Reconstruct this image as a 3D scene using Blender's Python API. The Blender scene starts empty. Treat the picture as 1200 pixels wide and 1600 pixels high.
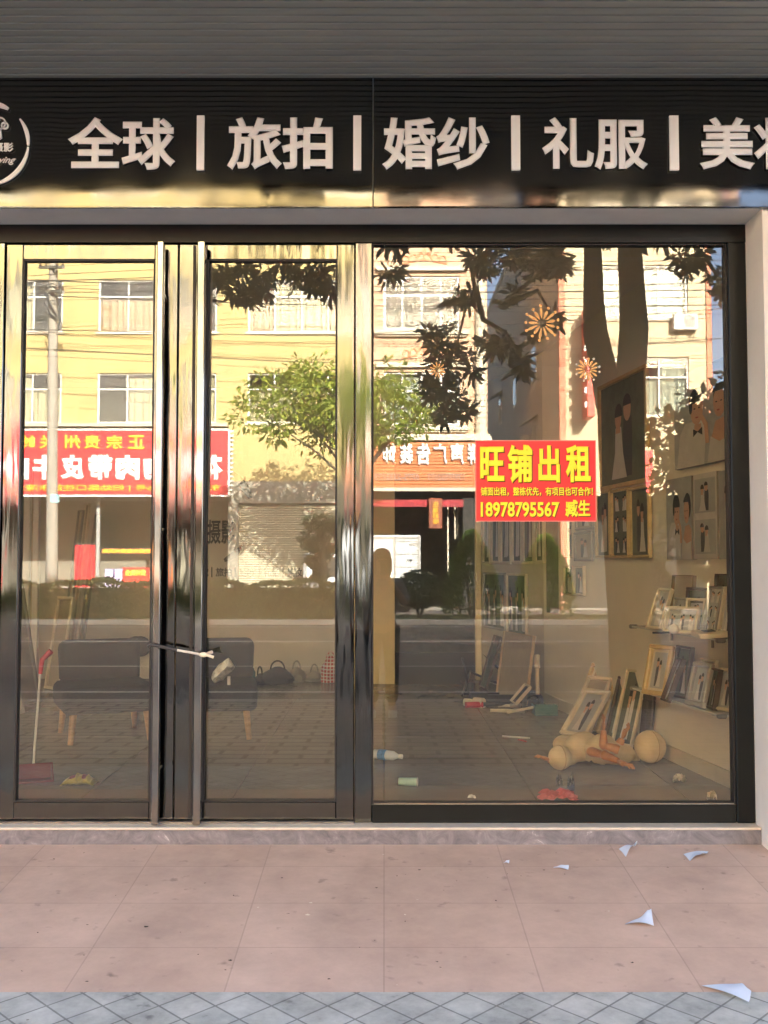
import bpy, math, random
from mathutils import Vector as V, Matrix
R = math.radians
random.seed(7)
S = bpy.context.scene
COL = S.collection

# ------------------------------------------------------------------ camera, sky, sun, exposure
CAMY, CAMZ, FPX = -5.0, 1.24, 1600.0
PITCH = math.atan(80 / FPX)
cam = bpy.data.cameras.new('camera'); camo = bpy.data.objects.new('camera', cam); COL.objects.link(camo)
camo.location = (0, CAMY, CAMZ); camo.rotation_euler = (R(90) + PITCH, 0, 0)
cam.sensor_fit = 'VERTICAL'; cam.sensor_height = 24; cam.lens = 24 * FPX / 1600
cam.clip_start = 0.02; cam.clip_end = 2000
S.camera = camo
SUN_EL, SUN_AZ = R(24), R(18)                 # the sun stands behind the shop, a little to the right
w = bpy.data.worlds.new('World'); S.world = w; w.use_nodes = True
nt = w.node_tree; sky = nt.nodes.new('ShaderNodeTexSky'); sky.sky_type = 'NISHITA'; sky.sun_disc = False
sky.sun_elevation = SUN_EL; sky.sun_rotation = SUN_AZ; sky.air_density = 0.6; sky.dust_density = 5.0; sky.ozone_density = 0.2
nt.links.new(sky.outputs[0], nt.nodes['Background'].inputs[0]); nt.nodes['Background'].inputs[1].default_value = 0.15
sl = bpy.data.lights.new('sun', 'SUN'); sl.energy = 4.8; sl.angle = R(0.5); sl.color = (1.0, 0.965, 0.88)
so = bpy.data.objects.new('sun', sl); COL.objects.link(so); so.location = (10, 20, 30)
sd = V((math.sin(SUN_AZ) * math.cos(SUN_EL), math.cos(SUN_AZ) * math.cos(SUN_EL), math.sin(SUN_EL)))
so.rotation_euler = (-sd).to_track_quat('-Z', 'Y').to_euler()
S.view_settings.view_transform = 'Standard'; S.view_settings.look = 'None'; S.view_settings.exposure = 3.55; S.view_settings.gamma = 1
S.render.engine = 'CYCLES'; cy = S.cycles
cy.use_denoising = True; cy.max_bounces = 9; cy.diffuse_bounces = 7; cy.glossy_bounces = 5; cy.transparent_max_bounces = 24; cy.transmission_bounces = 6
cy.sample_clamp_indirect = 6; cy.caustics_reflective = False; cy.caustics_refractive = False

# ------------------------------------------------------------------ from a picture point to a place
def ray(px, py):
    cx, cy_ = (px - 600) / FPX, (800 - py) / FPX
    return V((cx, math.cos(PITCH) - cy_ * math.sin(PITCH), math.sin(PITCH) + cy_ * math.cos(PITCH)))
C0 = V((0, CAMY, CAMZ))
def P(px, py, Y):                              # on the plane y = Y
    d = ray(px, py); return C0 + d * ((Y - CAMY) / d.y)
def M(px, py, D):                              # seen mirrored in the shop glass: stands D metres in front of it
    p = P(px, py, D); return V((p.x, -p.y, p.z))
def F(px, py, z=0.0):                          # on a level floor
    d = ray(px, py); return C0 + d * ((z - CAMZ) / d.z)
WA, WB = V((2.02, 0.0, 0)), V((1.43, 4.2, 0))  # the right hand wall of the shop runs at a slant
def RW(px, py, a=WA, b=WB):
    d = ray(px, py); n = V((-(b - a).y, (b - a).x, 0)); return C0 + d * ((a - C0).dot(n) / d.dot(n))

# ------------------------------------------------------------------ materials
MATS = {}
def mat(name, col, rough=0.6, metal=0.0, var=0.12, scale=6.0, bump=0.0, bscale=40.0, spec=0.5, stretch=(1, 1, 1), emit=None, estr=1.0, tint=None, coords='Object'):
    if name in MATS: return MATS[name]
    m = bpy.data.materials.new(name); m.use_nodes = True; MATS[name] = m
    n, l = m.node_tree.nodes, m.node_tree.links
    b = n['Principled BSDF']; b.inputs['Roughness'].default_value = rough; b.inputs['Metallic'].default_value = metal
    b.inputs['Specular IOR Level'].default_value = spec
    tc = n.new('ShaderNodeTexCoord'); mp = n.new('ShaderNodeMapping'); mp.inputs['Scale'].default_value = stretch
    l.new(tc.outputs[coords], mp.inputs[0])
    if var > 0:
        t = n.new('ShaderNodeTexNoise'); t.inputs['Scale'].default_value = scale; t.inputs['Detail'].default_value = 6; t.inputs['Roughness'].default_value = 0.65
        l.new(mp.outputs[0], t.inputs['Vector'])
        r = n.new('ShaderNodeValToRGB'); r.color_ramp.elements[0].position = 0.3; r.color_ramp.elements[1].position = 0.7
        lo = tint or tuple(c * (1 - var) for c in col); hi = tuple(min(1, c * (1 + var)) for c in col)
        r.color_ramp.elements[0].color = (*lo, 1); r.color_ramp.elements[1].color = (*hi, 1)
        l.new(t.outputs[0], r.inputs[0]); l.new(r.outputs[0], b.inputs['Base Color'])
    else:
        b.inputs['Base Color'].default_value = (*col, 1)
    if bump > 0:
        t2 = n.new('ShaderNodeTexNoise'); t2.inputs['Scale'].default_value = bscale; t2.inputs['Detail'].default_value = 4
        l.new(mp.outputs[0], t2.inputs['Vector'])
        bp = n.new('ShaderNodeBump'); bp.inputs['Strength'].default_value = bump; bp.inputs['Distance'].default_value = 0.02
        l.new(t2.outputs[0], bp.inputs['Height']); l.new(bp.outputs[0], b.inputs['Normal'])
    if emit:
        b.inputs['Emission Color'].default_value = (*emit, 1); b.inputs['Emission Strength'].default_value = estr
    return m
def glass(name, refl=0.22, tint=(0.93, 0.95, 0.93), rough=0.0, wave=0.0, dust=0.0):
    m = bpy.data.materials.new(name); m.use_nodes = True; n, l = m.node_tree.nodes, m.node_tree.links
    n.remove(n['Principled BSDF']); out = n['Material Output']
    tr = n.new('ShaderNodeBsdfTransparent'); tr.inputs[0].default_value = (*tint, 1)
    gl = n.new('ShaderNodeBsdfGlossy'); gl.inputs['Roughness'].default_value = rough; gl.inputs[0].default_value = (1, 0.98, 0.93, 1)
    fr = n.new('ShaderNodeFresnel'); fr.inputs[0].default_value = 1.45
    ad = n.new('ShaderNodeMath'); ad.operation = 'ADD'; ad.use_clamp = True; ad.inputs[1].default_value = refl
    mx = n.new('ShaderNodeMixShader'); l.new(fr.outputs[0], ad.inputs[0]); l.new(ad.outputs[0], mx.inputs[0])
    l.new(tr.outputs[0], mx.inputs[1]); l.new(gl.outputs[0], mx.inputs[2]); l.new(mx.outputs[0], out.inputs[0])
    if dust:                                   # a thin film of dust on the pane
        di = n.new('ShaderNodeBsdfDiffuse'); di.inputs[0].default_value = (0.7, 0.64, 0.5, 1); tc = n.new('ShaderNodeTexCoord'); t = n.new('ShaderNodeTexNoise'); t.inputs['Scale'].default_value = 2.5; t.inputs['Detail'].default_value = 7
        mr = n.new('ShaderNodeMapRange'); mr.inputs[1].default_value = .3; mr.inputs[2].default_value = .75; mr.inputs[3].default_value = dust * .6; mr.inputs[4].default_value = dust * 1.5; m2 = n.new('ShaderNodeMixShader')
        l.new(tc.outputs['Object'], t.inputs['Vector']); l.new(t.outputs[0], mr.inputs[0]); l.new(mr.outputs[0], m2.inputs[0]); l.new(mx.outputs[0], m2.inputs[1]); l.new(di.outputs[0], m2.inputs[2]); l.new(m2.outputs[0], out.inputs[0])
    if wave:
        tc = n.new('ShaderNodeTexCoord'); t = n.new('ShaderNodeTexNoise'); t.inputs['Scale'].default_value = 1.2; t.inputs['Detail'].default_value = 1
        bp = n.new('ShaderNodeBump'); bp.inputs['Strength'].default_value = wave; bp.inputs['Distance'].default_value = 0.01
        l.new(tc.outputs['Object'], t.inputs['Vector']); l.new(t.outputs[0], bp.inputs['Height']); l.new(bp.outputs[0], gl.inputs['Normal']); 
    return m
def clear(name, tint):
    m = bpy.data.materials.new(name); m.use_nodes = True; n, l = m.node_tree.nodes, m.node_tree.links
    n.remove(n['Principled BSDF']); tr = n.new('ShaderNodeBsdfTransparent'); tr.inputs[0].default_value = (*tint, 1)
    l.new(tr.outputs[0], n['Material Output'].inputs[0]); return m
def grid_mat(name, c1, c2, mortar, bw, bh, msize, offset=0.5, rot=0.0, rough=0.7, var=0.25, vscale=3.0, spec=0.4, plane='xy', bump=0.25, grime=0.0):
    """courses of bricks / tiles / pavers laid out in object space"""
    m = bpy.data.materials.new(name); m.use_nodes = True; n, l = m.node_tree.nodes, m.node_tree.links
    b = n['Principled BSDF']; b.inputs['Roughness'].default_value = rough; b.inputs['Specular IOR Level'].default_value = spec
    tc = n.new('ShaderNodeTexCoord'); vec = tc.outputs['Object']
    if plane != 'xy':
        sx = n.new('ShaderNodeSeparateXYZ'); cb = n.new('ShaderNodeCombineXYZ'); l.new(vec, sx.inputs[0])
        l.new(sx.outputs['X' if plane == 'xz' else 'Y'], cb.inputs[0]); l.new(sx.outputs['Z'], cb.inputs[1]); vec = cb.outputs[0]
    mp = n.new('ShaderNodeMapping'); mp.inputs['Rotation'].default_value = (0, 0, rot); l.new(vec, mp.inputs[0])
    br = n.new('ShaderNodeTexBrick'); br.offset = offset; br.squash = 1
    br.inputs['Scale'].default_value = 1; br.inputs['Brick Width'].default_value = bw; br.inputs['Row Height'].default_value = bh; br.inputs['Mortar Size'].default_value = msize
    br.inputs['Color1'].default_value = (*c1, 1); br.inputs['Color2'].default_value = (*c2, 1); br.inputs['Mortar'].default_value = (*mortar, 1); br.inputs['Mortar Smooth'].default_value = 0.3
    l.new(mp.outputs[0], br.inputs['Vector'])
    t = n.new('ShaderNodeTexNoise'); t.inputs['Scale'].default_value = vscale; t.inputs['Detail'].default_value = 8; t.inputs['Roughness'].default_value = 0.7
    l.new(tc.outputs['Object'], t.inputs['Vector'])
    r = n.new('ShaderNodeValToRGB'); r.color_ramp.elements[0].position = 0.25; r.color_ramp.elements[1].position = 0.72
    r.color_ramp.elements[0].color = (1 - var, 1 - var, 1 - var, 1); r.color_ramp.elements[1].color = (1 + var * 0.4,) * 3 + (1,)
    l.new(t.outputs[0], r.inputs[0])
    mx = n.new('ShaderNodeMix'); mx.data_type = 'RGBA'; mx.blend_type = 'MULTIPLY'; mx.inputs[0].default_value = 1
    l.new(br.outputs['Color'], mx.inputs[6]); l.new(r.outputs[0], mx.inputs[7]); last = mx.outputs[2]
    if grime:                                  # specks and small scuffs
        t3 = n.new('ShaderNodeTexNoise'); t3.inputs['Scale'].default_value = 14; t3.inputs['Detail'].default_value = 3; l.new(tc.outputs['Object'], t3.inputs['Vector'])
        r3 = n.new('ShaderNodeValToRGB'); r3.color_ramp.elements[0].position = 0.22; r3.color_ramp.elements[1].position = 0.34
        r3.color_ramp.elements[0].color = (1 - grime,) * 3 + (1,); r3.color_ramp.elements[1].color = (1, 1, 1, 1); l.new(t3.outputs[0], r3.inputs[0])
        m3 = n.new('ShaderNodeMix'); m3.data_type = 'RGBA'; m3.blend_type = 'MULTIPLY'; m3.inputs[0].default_value = 1
        l.new(last, m3.inputs[6]); l.new(r3.outputs[0], m3.inputs[7]); last = m3.outputs[2]
    l.new(last, b.inputs['Base Color'])
    bp = n.new('ShaderNodeBump'); bp.inputs['Strength'].default_value = bump; bp.inputs['Distance'].default_value = 0.004; bp.invert = True
    l.new(br.outputs['Fac'], bp.inputs['Height']); l.new(bp.outputs[0], b.inputs['Normal'])
    return m
def marble_mat():
    m = bpy.data.materials.new('purple_grey_marble'); m.use_nodes = True; n, l = m.node_tree.nodes, m.node_tree.links
    b = n['Principled BSDF']; b.inputs['Roughness'].default_value = 0.35
    tc = n.new('ShaderNodeTexCoord'); t = n.new('ShaderNodeTexNoise'); t.inputs['Scale'].default_value = 9; t.inputs['Detail'].default_value = 9; t.inputs['Roughness'].default_value = 0.7; t.inputs['Distortion'].default_value = 1.6
    l.new(tc.outputs['Object'], t.inputs['Vector']); r = n.new('ShaderNodeValToRGB'); e = r.color_ramp.elements
    e[0].position = 0.3; e[0].color = (0.1, 0.095, 0.105, 1); e[1].position = 0.5; e[1].color = (0.19, 0.175, 0.185, 1)
    a = e.new(0.62); a.color = (0.25, 0.23, 0.235, 1); a = e.new(0.7); a.color = (0.6, 0.57, 0.55, 1)
    l.new(t.outputs[0], r.inputs[0]); l.new(r.outputs[0], b.inputs['Base Color']); return m
def wavy_metal(name, col, rough=0.04, bump=0.25, scale=(6, 6, 1.2), dist=0.01, detail=2):
    m = bpy.data.materials.new(name); m.use_nodes = True; n, l = m.node_tree.nodes, m.node_tree.links
    b = n['Principled BSDF']; b.inputs['Roughness'].default_value = rough; b.inputs['Metallic'].default_value = 1; b.inputs['Base Color'].default_value = (*col, 1)
    tc = n.new('ShaderNodeTexCoord'); mp = n.new('ShaderNodeMapping'); mp.inputs['Scale'].default_value = scale; l.new(tc.outputs['Object'], mp.inputs[0])
    t = n.new('ShaderNodeTexNoise'); t.inputs['Scale'].default_value = 1; t.inputs['Detail'].default_value = detail; l.new(mp.outputs[0], t.inputs['Vector'])
    bp = n.new('ShaderNodeBump'); bp.inputs['Strength'].default_value = bump; bp.inputs['Distance'].default_value = dist
    l.new(t.outputs[0], bp.inputs['Height']); l.new(bp.outputs[0], b.inputs['Normal'])
    t4 = n.new('ShaderNodeTexNoise'); t4.inputs['Scale'].default_value = 3; t4.inputs['Detail'].default_value = 8; l.new(tc.outputs['Object'], t4.inputs['Vector'])
    mr = n.new('ShaderNodeMapRange'); mr.inputs[1].default_value = 0.4; mr.inputs[2].default_value = 0.8; mr.inputs[3].default_value = rough; mr.inputs[4].default_value = rough + 0.12
    l.new(t4.outputs[0], mr.inputs[0]); l.new(mr.outputs[0], b.inputs['Roughness']); return m
def leaf_mat(name, c1, c2, rough=0.45, trans=0.3):
    m = bpy.data.materials.new(name); m.use_nodes = True; n, l = m.node_tree.nodes, m.node_tree.links
    b = n['Principled BSDF']; b.inputs['Roughness'].default_value = rough
    tc = n.new('ShaderNodeTexCoord'); t = n.new('ShaderNodeTexNoise'); t.inputs['Scale'].default_value = 2.2; t.inputs['Detail'].default_value = 5
    l.new(tc.outputs['Object'], t.inputs['Vector']); r = n.new('ShaderNodeValToRGB'); r.color_ramp.elements[0].position = 0.35; r.color_ramp.elements[1].position = 0.68
    r.color_ramp.elements[0].color = (*c1, 1); r.color_ramp.elements[1].color = (*c2, 1); l.new(t.outputs[0], r.inputs[0]); l.new(r.outputs[0], b.inputs['Base Color'])
    tl = n.new('ShaderNodeBsdfTranslucent'); l.new(r.outputs[0], tl.inputs[0]); mx = n.new('ShaderNodeMixShader'); mx.inputs[0].default_value = trans
    l.new(b.outputs[0], mx.inputs[1]); l.new(tl.outputs[0], mx.inputs[2]); l.new(mx.outputs[0], n['Material Output'].inputs[0]); return m

# ------------------------------------------------------------------ mesh building
class MB:
    def __init__(s): s.v = []; s.f = []; s.mi = []
    def add(s, vs, fs, mi=0):
        o = len(s.v); s.v += [V(p) for p in vs]; s.f += [tuple(i + o for i in f) for f in fs]; s.mi += [mi] * len(fs); return s
    def box(s, x0, x1, y0, y1, z0, z1, mi=0, bev=0.0):
        if bev > 0:
            return s.obox(V(((x0 + x1) / 2, (y0 + y1) / 2, (z0 + z1) / 2)), V((1, 0, 0)), V((0, 1, 0)), V((0, 0, 1)), x1 - x0, y1 - y0, z1 - z0, mi, bev)
        vs = [(x, y, z) for z in (z0, z1) for y in (y0, y1) for x in (x0, x1)]
        return s.add(vs, [(0, 2, 3, 1), (4, 5, 7, 6), (0, 1, 5, 4), (2, 6, 7, 3), (0, 4, 6, 2), (1, 3, 7, 5)], mi)
    def obox(s, c, a, b, n, la, lb, ln, mi=0, bev=0.0):        # oriented box round c, optionally chamfered
        a, b, n = a.normalized(), b.normalized(), n.normalized()
        if bev <= 0:
            vs = [c + a * (i * la / 2) + b * (j * lb / 2) + n * (k * ln / 2) for k in (-1, 1) for j in (-1, 1) for i in (-1, 1)]
            return s.add(vs, [(0, 2, 3, 1), (4, 5, 7, 6), (0, 1, 5, 4), (2, 6, 7, 3), (0, 4, 6, 2), (1, 3, 7, 5)], mi)
        rings = []
        r0 = bev
        for k, ins in ((-ln / 2, r0), (-ln / 2 + r0, 0), (ln / 2 - r0, 0), (ln / 2, r0)):
            x, y = la / 2 - ins, lb / 2 - ins; q = r0 * (0.6 if ins else 1)
            rings.append([c + a * px + b * py + n * k for px, py in ((x - q, -y), (x, -y + q), (x, y - q), (x - q, y), (-x + q, y), (-x, y - q), (-x, -y + q), (-x + q, -y))])
        return s.loft(rings, True, mi)
    def loft(s, rings, cap=True, mi=0, closed=True):
        o = len(s.v); k = len(rings[0])
        for r in rings: s.v += [V(p) for p in r]
        for i in range(len(rings) - 1):
            for j in range(k if closed else k - 1):
                a, b = o + i * k + j, o + i * k + (j + 1) % k
                s.f.append((a, b, b + k, a + k)); s.mi.append(mi)
        if cap:
            s.f.append(tuple(o + j for j in reversed(range(k)))); s.f.append(tuple(o + (len(rings) - 1) * k + j for j in range(k))); s.mi += [mi, mi]
        return s
    def tube(s, pts, rad, n=8, mi=0):
        pts = [V(p) for p in pts]; rr = rad if isinstance(rad, (list, tuple)) else [rad] * len(pts); rings = []
        up = None
        for i, p in enumerate(pts):
            t = (pts[min(i + 1, len(pts) - 1)] - pts[max(i - 1, 0)]).normalized()
            if up is None: up = V((0, 0, 1)) if abs(t.z) < 0.9 else V((1, 0, 0))
            a = t.cross(up).normalized(); b = a.cross(t).normalized(); up = b
            rings.append([p + (a * math.cos(2 * math.pi * j / n) + b * math.sin(2 * math.pi * j / n)) * rr[i] for j in range(n)])
        return s.loft(rings, True, mi)
    def lathe(s, p0, ax, prof, n=14, mi=0):                     # prof: (distance along axis, radius)
        ax = V(ax).normalized(); u = ax.orthogonal().normalized(); w_ = ax.cross(u)
        return s.loft([[V(p0) + ax * d + (u * math.cos(2 * math.pi * j / n) + w_ * math.sin(2 * math.pi * j / n)) * max(r, 0.0004) for j in range(n)] for d, r in prof], True, mi)
    def ell(s, c, r, mi=0, n=14, m=9, axes=None):
        c = V(c); A = axes or (V((1, 0, 0)), V((0, 1, 0)), V((0, 0, 1))); rings = []
        for i in range(m + 1):
            th = math.pi * i / m; z, q = -math.cos(th), max(math.sin(th), 0.002)
            rings.append([c + A[0] * (r[0] * q * math.cos(2 * math.pi * j / n)) + A[1] * (r[1] * q * math.sin(2 * math.pi * j / n)) + A[2] * (r[2] * z) for j in range(n)])
        return s.loft(rings, True, mi)
    def flat(s, o, u, v, pts, d=0.0, mi=0, thick=0.0008):       # a thin cut-out lying on a picture plane; pts in (u,v)
        nn = u.normalized().cross(v.normalized()).normalized()
        q = [o + u * a + v * b for a, b in pts]; k = len(q)
        vs = [p + nn * d for p in q] + [p + nn * (d + thick) for p in q]
        fs = [tuple(reversed(range(k))), tuple(range(k, 2 * k))] + [(i, (i + 1) % k, (i + 1) % k + k, i + k) for i in range(k)]
        return s.add(vs, fs, mi)
    def sheet(s, g, mi=0):                                      # grid of points
        o = len(s.v); w_ = len(g[0])
        for r in g: s.v += [V(p) for p in r]
        for i in range(len(g) - 1):
            for j in range(w_ - 1):
                s.f.append((o + i * w_ + j, o + i * w_ + j + 1, o + (i + 1) * w_ + j + 1, o + (i + 1) * w_ + j)); s.mi.append(mi)
        return s
    def build(s, name, mats, parent=None, smooth=False, ang=40):
        off = OFF.get(parent.name, V((0, 0, 0))) if parent else V((0, 0, 0))
        me = bpy.data.meshes.new(name); me.from_pydata([tuple(p - off) for p in s.v], [], s.f)
        for m in (mats if isinstance(mats, (list, tuple)) else [mats]): me.materials.append(m)
        me.polygons.foreach_set('material_index', s.mi)
        if smooth:
            me.polygons.foreach_set('use_smooth', [True] * len(s.f)); me.set_sharp_from_angle(angle=R(ang))
        me.update(); o = bpy.data.objects.new(name, me); COL.objects.link(o)
        if parent: o.parent = parent; OFF[o.name] = off
        return o
OFF = {}
def tag(o, label, cat, group=None, kind=None):
    if label: o['label'] = label
    if cat: o['category'] = cat
    if group: o['group'] = group
    if kind: o['kind'] = kind
    return o
def thing(name, label, cat, loc=(0, 0, 0), group=None):
    o = bpy.data.objects.new(name, None); COL.objects.link(o); o.location = loc; o.empty_display_size = 0.1
    OFF[o.name] = V(loc); return tag(o, label, cat, group)
def struct(mb, name, m, label, cat, smooth=False):
    o = mb.build(name, m, None, smooth); return tag(o, label, cat, None, 'structure')
def solo(mb, name, m, label, cat, group=None, smooth=False):
    return tag(mb.build(name, m, None, smooth), label, cat, group)

def lettering(body, name, o, u, v, w_, h, m, parent, bold=0.0, depth=0.004, d=0.001, shear=0.0, align='fit', n_out=None):
    """words as a mesh fitted in the rectangle o + [0,w]*u + [0,h]*v, standing out from it"""
    cu = bpy.data.curves.new('words', 'FONT'); cu.body = body; cu.size = 1; cu.bevel_depth = bold; cu.bevel_resolution = 0; cu.extrude = 0.01; cu.shear = shear; cu.resolution_u = 3
    t = bpy.data.objects.new('words', cu); COL.objects.link(t); dg = bpy.context.evaluated_depsgraph_get()
    me = bpy.data.meshes.new_from_object(t.evaluated_get(dg)); bpy.data.objects.remove(t)
    zm = max(q.co.z for q in me.vertices); xs = [q.co.x for q in me.vertices]; ys = [q.co.y for q in me.vertices]; x0, x1, y0, y1 = min(xs), max(xs), min(ys), max(ys)
    u, v = u.normalized(), v.normalized(); nn = n_out or u.cross(v).normalized(); off = OFF.get(parent.name, V((0, 0, 0)))
    for q in me.vertices:
        a = (q.co.x - x0) / (x1 - x0) * w_; b = (q.co.y - y0) / (y1 - y0) * h; c = d + depth * (q.co.z + zm) / (2 * zm)
        q.co = o + u * a + v * b + nn * c - off
    me.materials.clear(); me.materials.append(m); me.name = name; me.update()
    ob = bpy.data.objects.new(name, me); COL.objects.link(ob); ob.parent = parent; OFF[ob.name] = off; return ob
X, Y_, Z = V((1, 0, 0)), V((0, 1, 0)), V((0, 0, 1))
def oval(cx, cy, rx, ry, n=14, a0=0, a1=360): return [(cx + rx * math.cos(R(a0 + (a1 - a0) * i / n)), cy + ry * math.sin(R(a0 + (a1 - a0) * i / n))) for i in range(n if a1 - a0 >= 360 else n + 1)]

# ------------------------------------------------------------------ common materials
M_wallp = mat('off_white_render', (0.74, 0.68, 0.58), 0.8, var=0.06, scale=3, bump=0.05)
M_soff = mat('grey_soffit_paint', (0.68, 0.69, 0.68), 0.8, var=0.05)
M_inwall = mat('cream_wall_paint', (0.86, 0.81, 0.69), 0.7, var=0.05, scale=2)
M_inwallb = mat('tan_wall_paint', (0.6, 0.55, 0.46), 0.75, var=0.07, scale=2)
M_ceil = mat('white_ceiling_paint', (0.85, 0.82, 0.76), 0.8, var=0.03)
M_black = mat('black_anodised_frame', (0.008, 0.009, 0.008), 0.35, var=0.2, spec=0.25)
M_seal = mat('black_rubber_seal', (0.012, 0.01, 0.01), 0.6, var=0)
M_steel = wavy_metal('polished_dark_steel', (0.125, 0.126, 0.122), 0.05, 0.42, (10, 10, 1.5), 0.014)
M_steelbar = wavy_metal('polished_handle_steel', (0.27, 0.265, 0.25), 0.06, 0.05, (4, 4, 1), 0.004)
M_lip = mat('pale_steel_lip', (0.62, 0.57, 0.48), 0.25, metal=1, var=0.05)
M_signblk = wavy_metal('black_mirror_sign_sheet', (0.11, 0.105, 0.098), 0.06, 0.45, (2.2, 2.2, 0.7), 0.02, 2)
M_letter = mat('pale_pink_acrylic', (0.76, 0.77, 0.77), 0.4, var=0.04)
M_glass_f = glass('shop_glass', 0.075, (0.985, 0.985, 0.965), dust=0.018); M_glass_d = glass('door_glass', 0.092, (0.74, 0.75, 0.73), dust=0.02)
M_glass_b = clear('glass_inner_face', (0.96, 0.97, 0.95))
M_white = mat('white_paint', (0.75, 0.74, 0.71), 0.5, var=0.05)
M_wood = mat('oak_wood', (0.42, 0.24, 0.1), 0.5, var=0.25, scale=5, stretch=(1, 1, 8))
M_dark = mat('charcoal_plastic', (0.03, 0.03, 0.032), 0.45, var=0.2)
M_red = mat('red_plastic', (0.55, 0.02, 0.03), 0.4, var=0.1)
M_skin = mat('print_skin_tone', (0.62, 0.36, 0.25), 0.5, var=0.05)

# ================================================================== GROUND
def slope(y):                                  # height of the pavement in front of the step
    if y > -0.12: return -0.08
    if y > -1.53: return -0.08 - (-0.12 - y) * 0.071
    return -0.18 - (-1.53 - y) * 0.03
M_red_tile = grid_mat('red_paving_tiles', (0.535, 0.385, 0.295), (0.565, 0.41, 0.32), (0.45, 0.325, 0.25), 0.53, 0.4, 0.003, 0.0, rough=0.7, var=0.3, vscale=2.4, bump=0.15, grime=0.4)
M_grey_pav = grid_mat('grey_diamond_pavers', (0.4, 0.415, 0.38), (0.47, 0.48, 0.44), (0.21, 0.215, 0.195), 0.128, 0.128, 0.004, 0.0, rot=R(45), rough=0.75, var=0.45, vscale=7, grime=0.5)
M_block = grid_mat('brown_block_paving', (0.33, 0.3, 0.25), (0.43, 0.38, 0.31), (0.1, 0.09, 0.075), 0.42, 0.21, 0.022, 0.5, rough=0.8, var=0.3, vscale=5)
M_asph = mat('worn_asphalt', (0.075, 0.078, 0.08), 0.85, var=0.25, scale=4, bump=0.3, bscale=120)
M_paint = mat('white_road_paint', (0.62, 0.62, 0.58), 0.7, var=0.15, scale=8)
M_kerb = mat('pale_kerb_stone', (0.42, 0.4, 0.36), 0.8, var=0.15)
g = MB(); g.sheet([[(-400, -420, -0.52), (400, -420, -0.52)], [(-400, 60, -0.52), (400, 60, -0.52)]])
struct(g, 'ground', mat('distant_earth', (0.12, 0.115, 0.1), 0.9), 'bare ground spreading out beyond the street and buildings', 'ground')
g = MB(); g.add([(-14, -0.12, -0.08), (14, -0.12, -0.08), (14, -1.53, -0.18), (-14, -1.53, -0.18), (-14, -0.12, -0.51), (14, -0.12, -0.51), (14, -1.53, -0.51), (-14, -1.53, -0.51)], [(3, 2, 1, 0), (4, 5, 6, 7), (0, 1, 5, 4), (2, 3, 7, 6), (1, 2, 6, 5), (3, 0, 4, 7)])
struct(g, 'forecourt_pavement', M_red_tile, 'sloping forecourt of reddish brown square tiles before the shop step', 'pavement')
def strip(y0, y1, name, m, label):
    z0, z1 = slope(y0 - 1e-4), slope(y1); g = MB()
    g.add([(-40, y0, z0), (40, y0, z0), (40, y1, z1), (-40, y1, z1), (-40, y0, -0.51), (40, y0, -0.51), (40, y1, -0.51), (-40, y1, -0.51)], [(3, 2, 1, 0), (4, 5, 6, 7), (0, 1, 5, 4), (2, 3, 7, 6), (1, 2, 6, 5), (3, 0, 4, 7)])
    return struct(g, name, m, label, 'pavement')
strip(-1.53, -2.4, 'pavement', M_grey_pav, 'grey pavement with crossing diagonal grooves along the red tiles')
strip(-2.4, -6.75, 'block_pavement', M_block, 'brown block paved footway reflected low in the shop glass')
g = MB(); g.box(-40, 40, -6.93, -6.75, -0.51, -0.325, bev=0.012); struct(g, 'kerb', M_kerb, 'pale kerb stone along the near side of the road', 'kerb')
g = MB(); g.sheet([[(-60, -23.6, -0.47), (60, -23.6, -0.47)], [(-60, -6.93, -0.47), (60, -6.93, -0.47)]]); struct(g, 'road', M_asph, 'grey asphalt road running past the shop', 'road')
for k, (yy, wd) in enumerate(((-17.5, 0.2), (-12.1, 0.12), (-8.7, 0.12), (-22.6, 0.15))):
    g = MB(); g.box(-60, 60, yy - wd / 2, yy + wd / 2, -0.4675, -0.464)
    struct(g, 'lane_line', M_paint, ('wide white line along the far half of the road', 'thin white line along the middle of the road', 'thin white line near the shop side kerb', 'white edge line beneath the hedge kerb')[k], 'road marking')
g = MB(); g.box(-60, 60, -23.8, -23.6, -0.51, -0.33, bev=0.012); struct(g, 'far_kerb', M_kerb, 'pale kerb stone along the far side of the road', 'kerb')
g = MB(); g.box(-60, 60, -27.3, -23.8, -0.51, -0.37); struct(g, 'verge', mat('dull_verge_grass', (0.05, 0.075, 0.025), 0.9, var=0.5, scale=12), 'grass verge carrying hedge and bushes across the road', 'verge')
g = MB(); g.box(-60, 60, -33, -27.3, -0.51, -0.36); struct(g, 'far_pavement', M_kerb, 'pale pavement before the shops across the road', 'pavement')

# ================================================================== SHOP
shop = thing('shop_building', 'tall off-white building holding the empty glass-fronted bridal photo shop', 'building', (0, 0, 0))
zH = P(600, 355, 0).z; XR = 1.775; YS = -0.3
g = MB(); g.box(XR, 2.9, -0.27, 0.25, -0.3, zH); g.box(-14, 40, -0.26, 0.2, 3.62, 13.7); g.box(-14, 40, 0.2, 12, 13.4, 13.7); g.box(2.9, 40, -0.22, 0.2, -0.3, 3.62); g.box(-14, -6.4, -0.22, 0.2, -0.3, 3.62)  # upper wall and roof are unseen, sized for the shadow they cast
g.box(-14, -13.8, 0.2, 12, -0.3, 13.4); g.box(39.8, 40, 0.2, 12, -0.3, 13.4); g.box(-13.8, 39.8, 11.8, 12, -0.3, 13.4)
g.build('wall', M_wallp, shop)
g = MB(); g.box(-6.4, 2.9, -0.27, 0.2, zH, 3.62); g.build('lintel', M_soff, shop)
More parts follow.
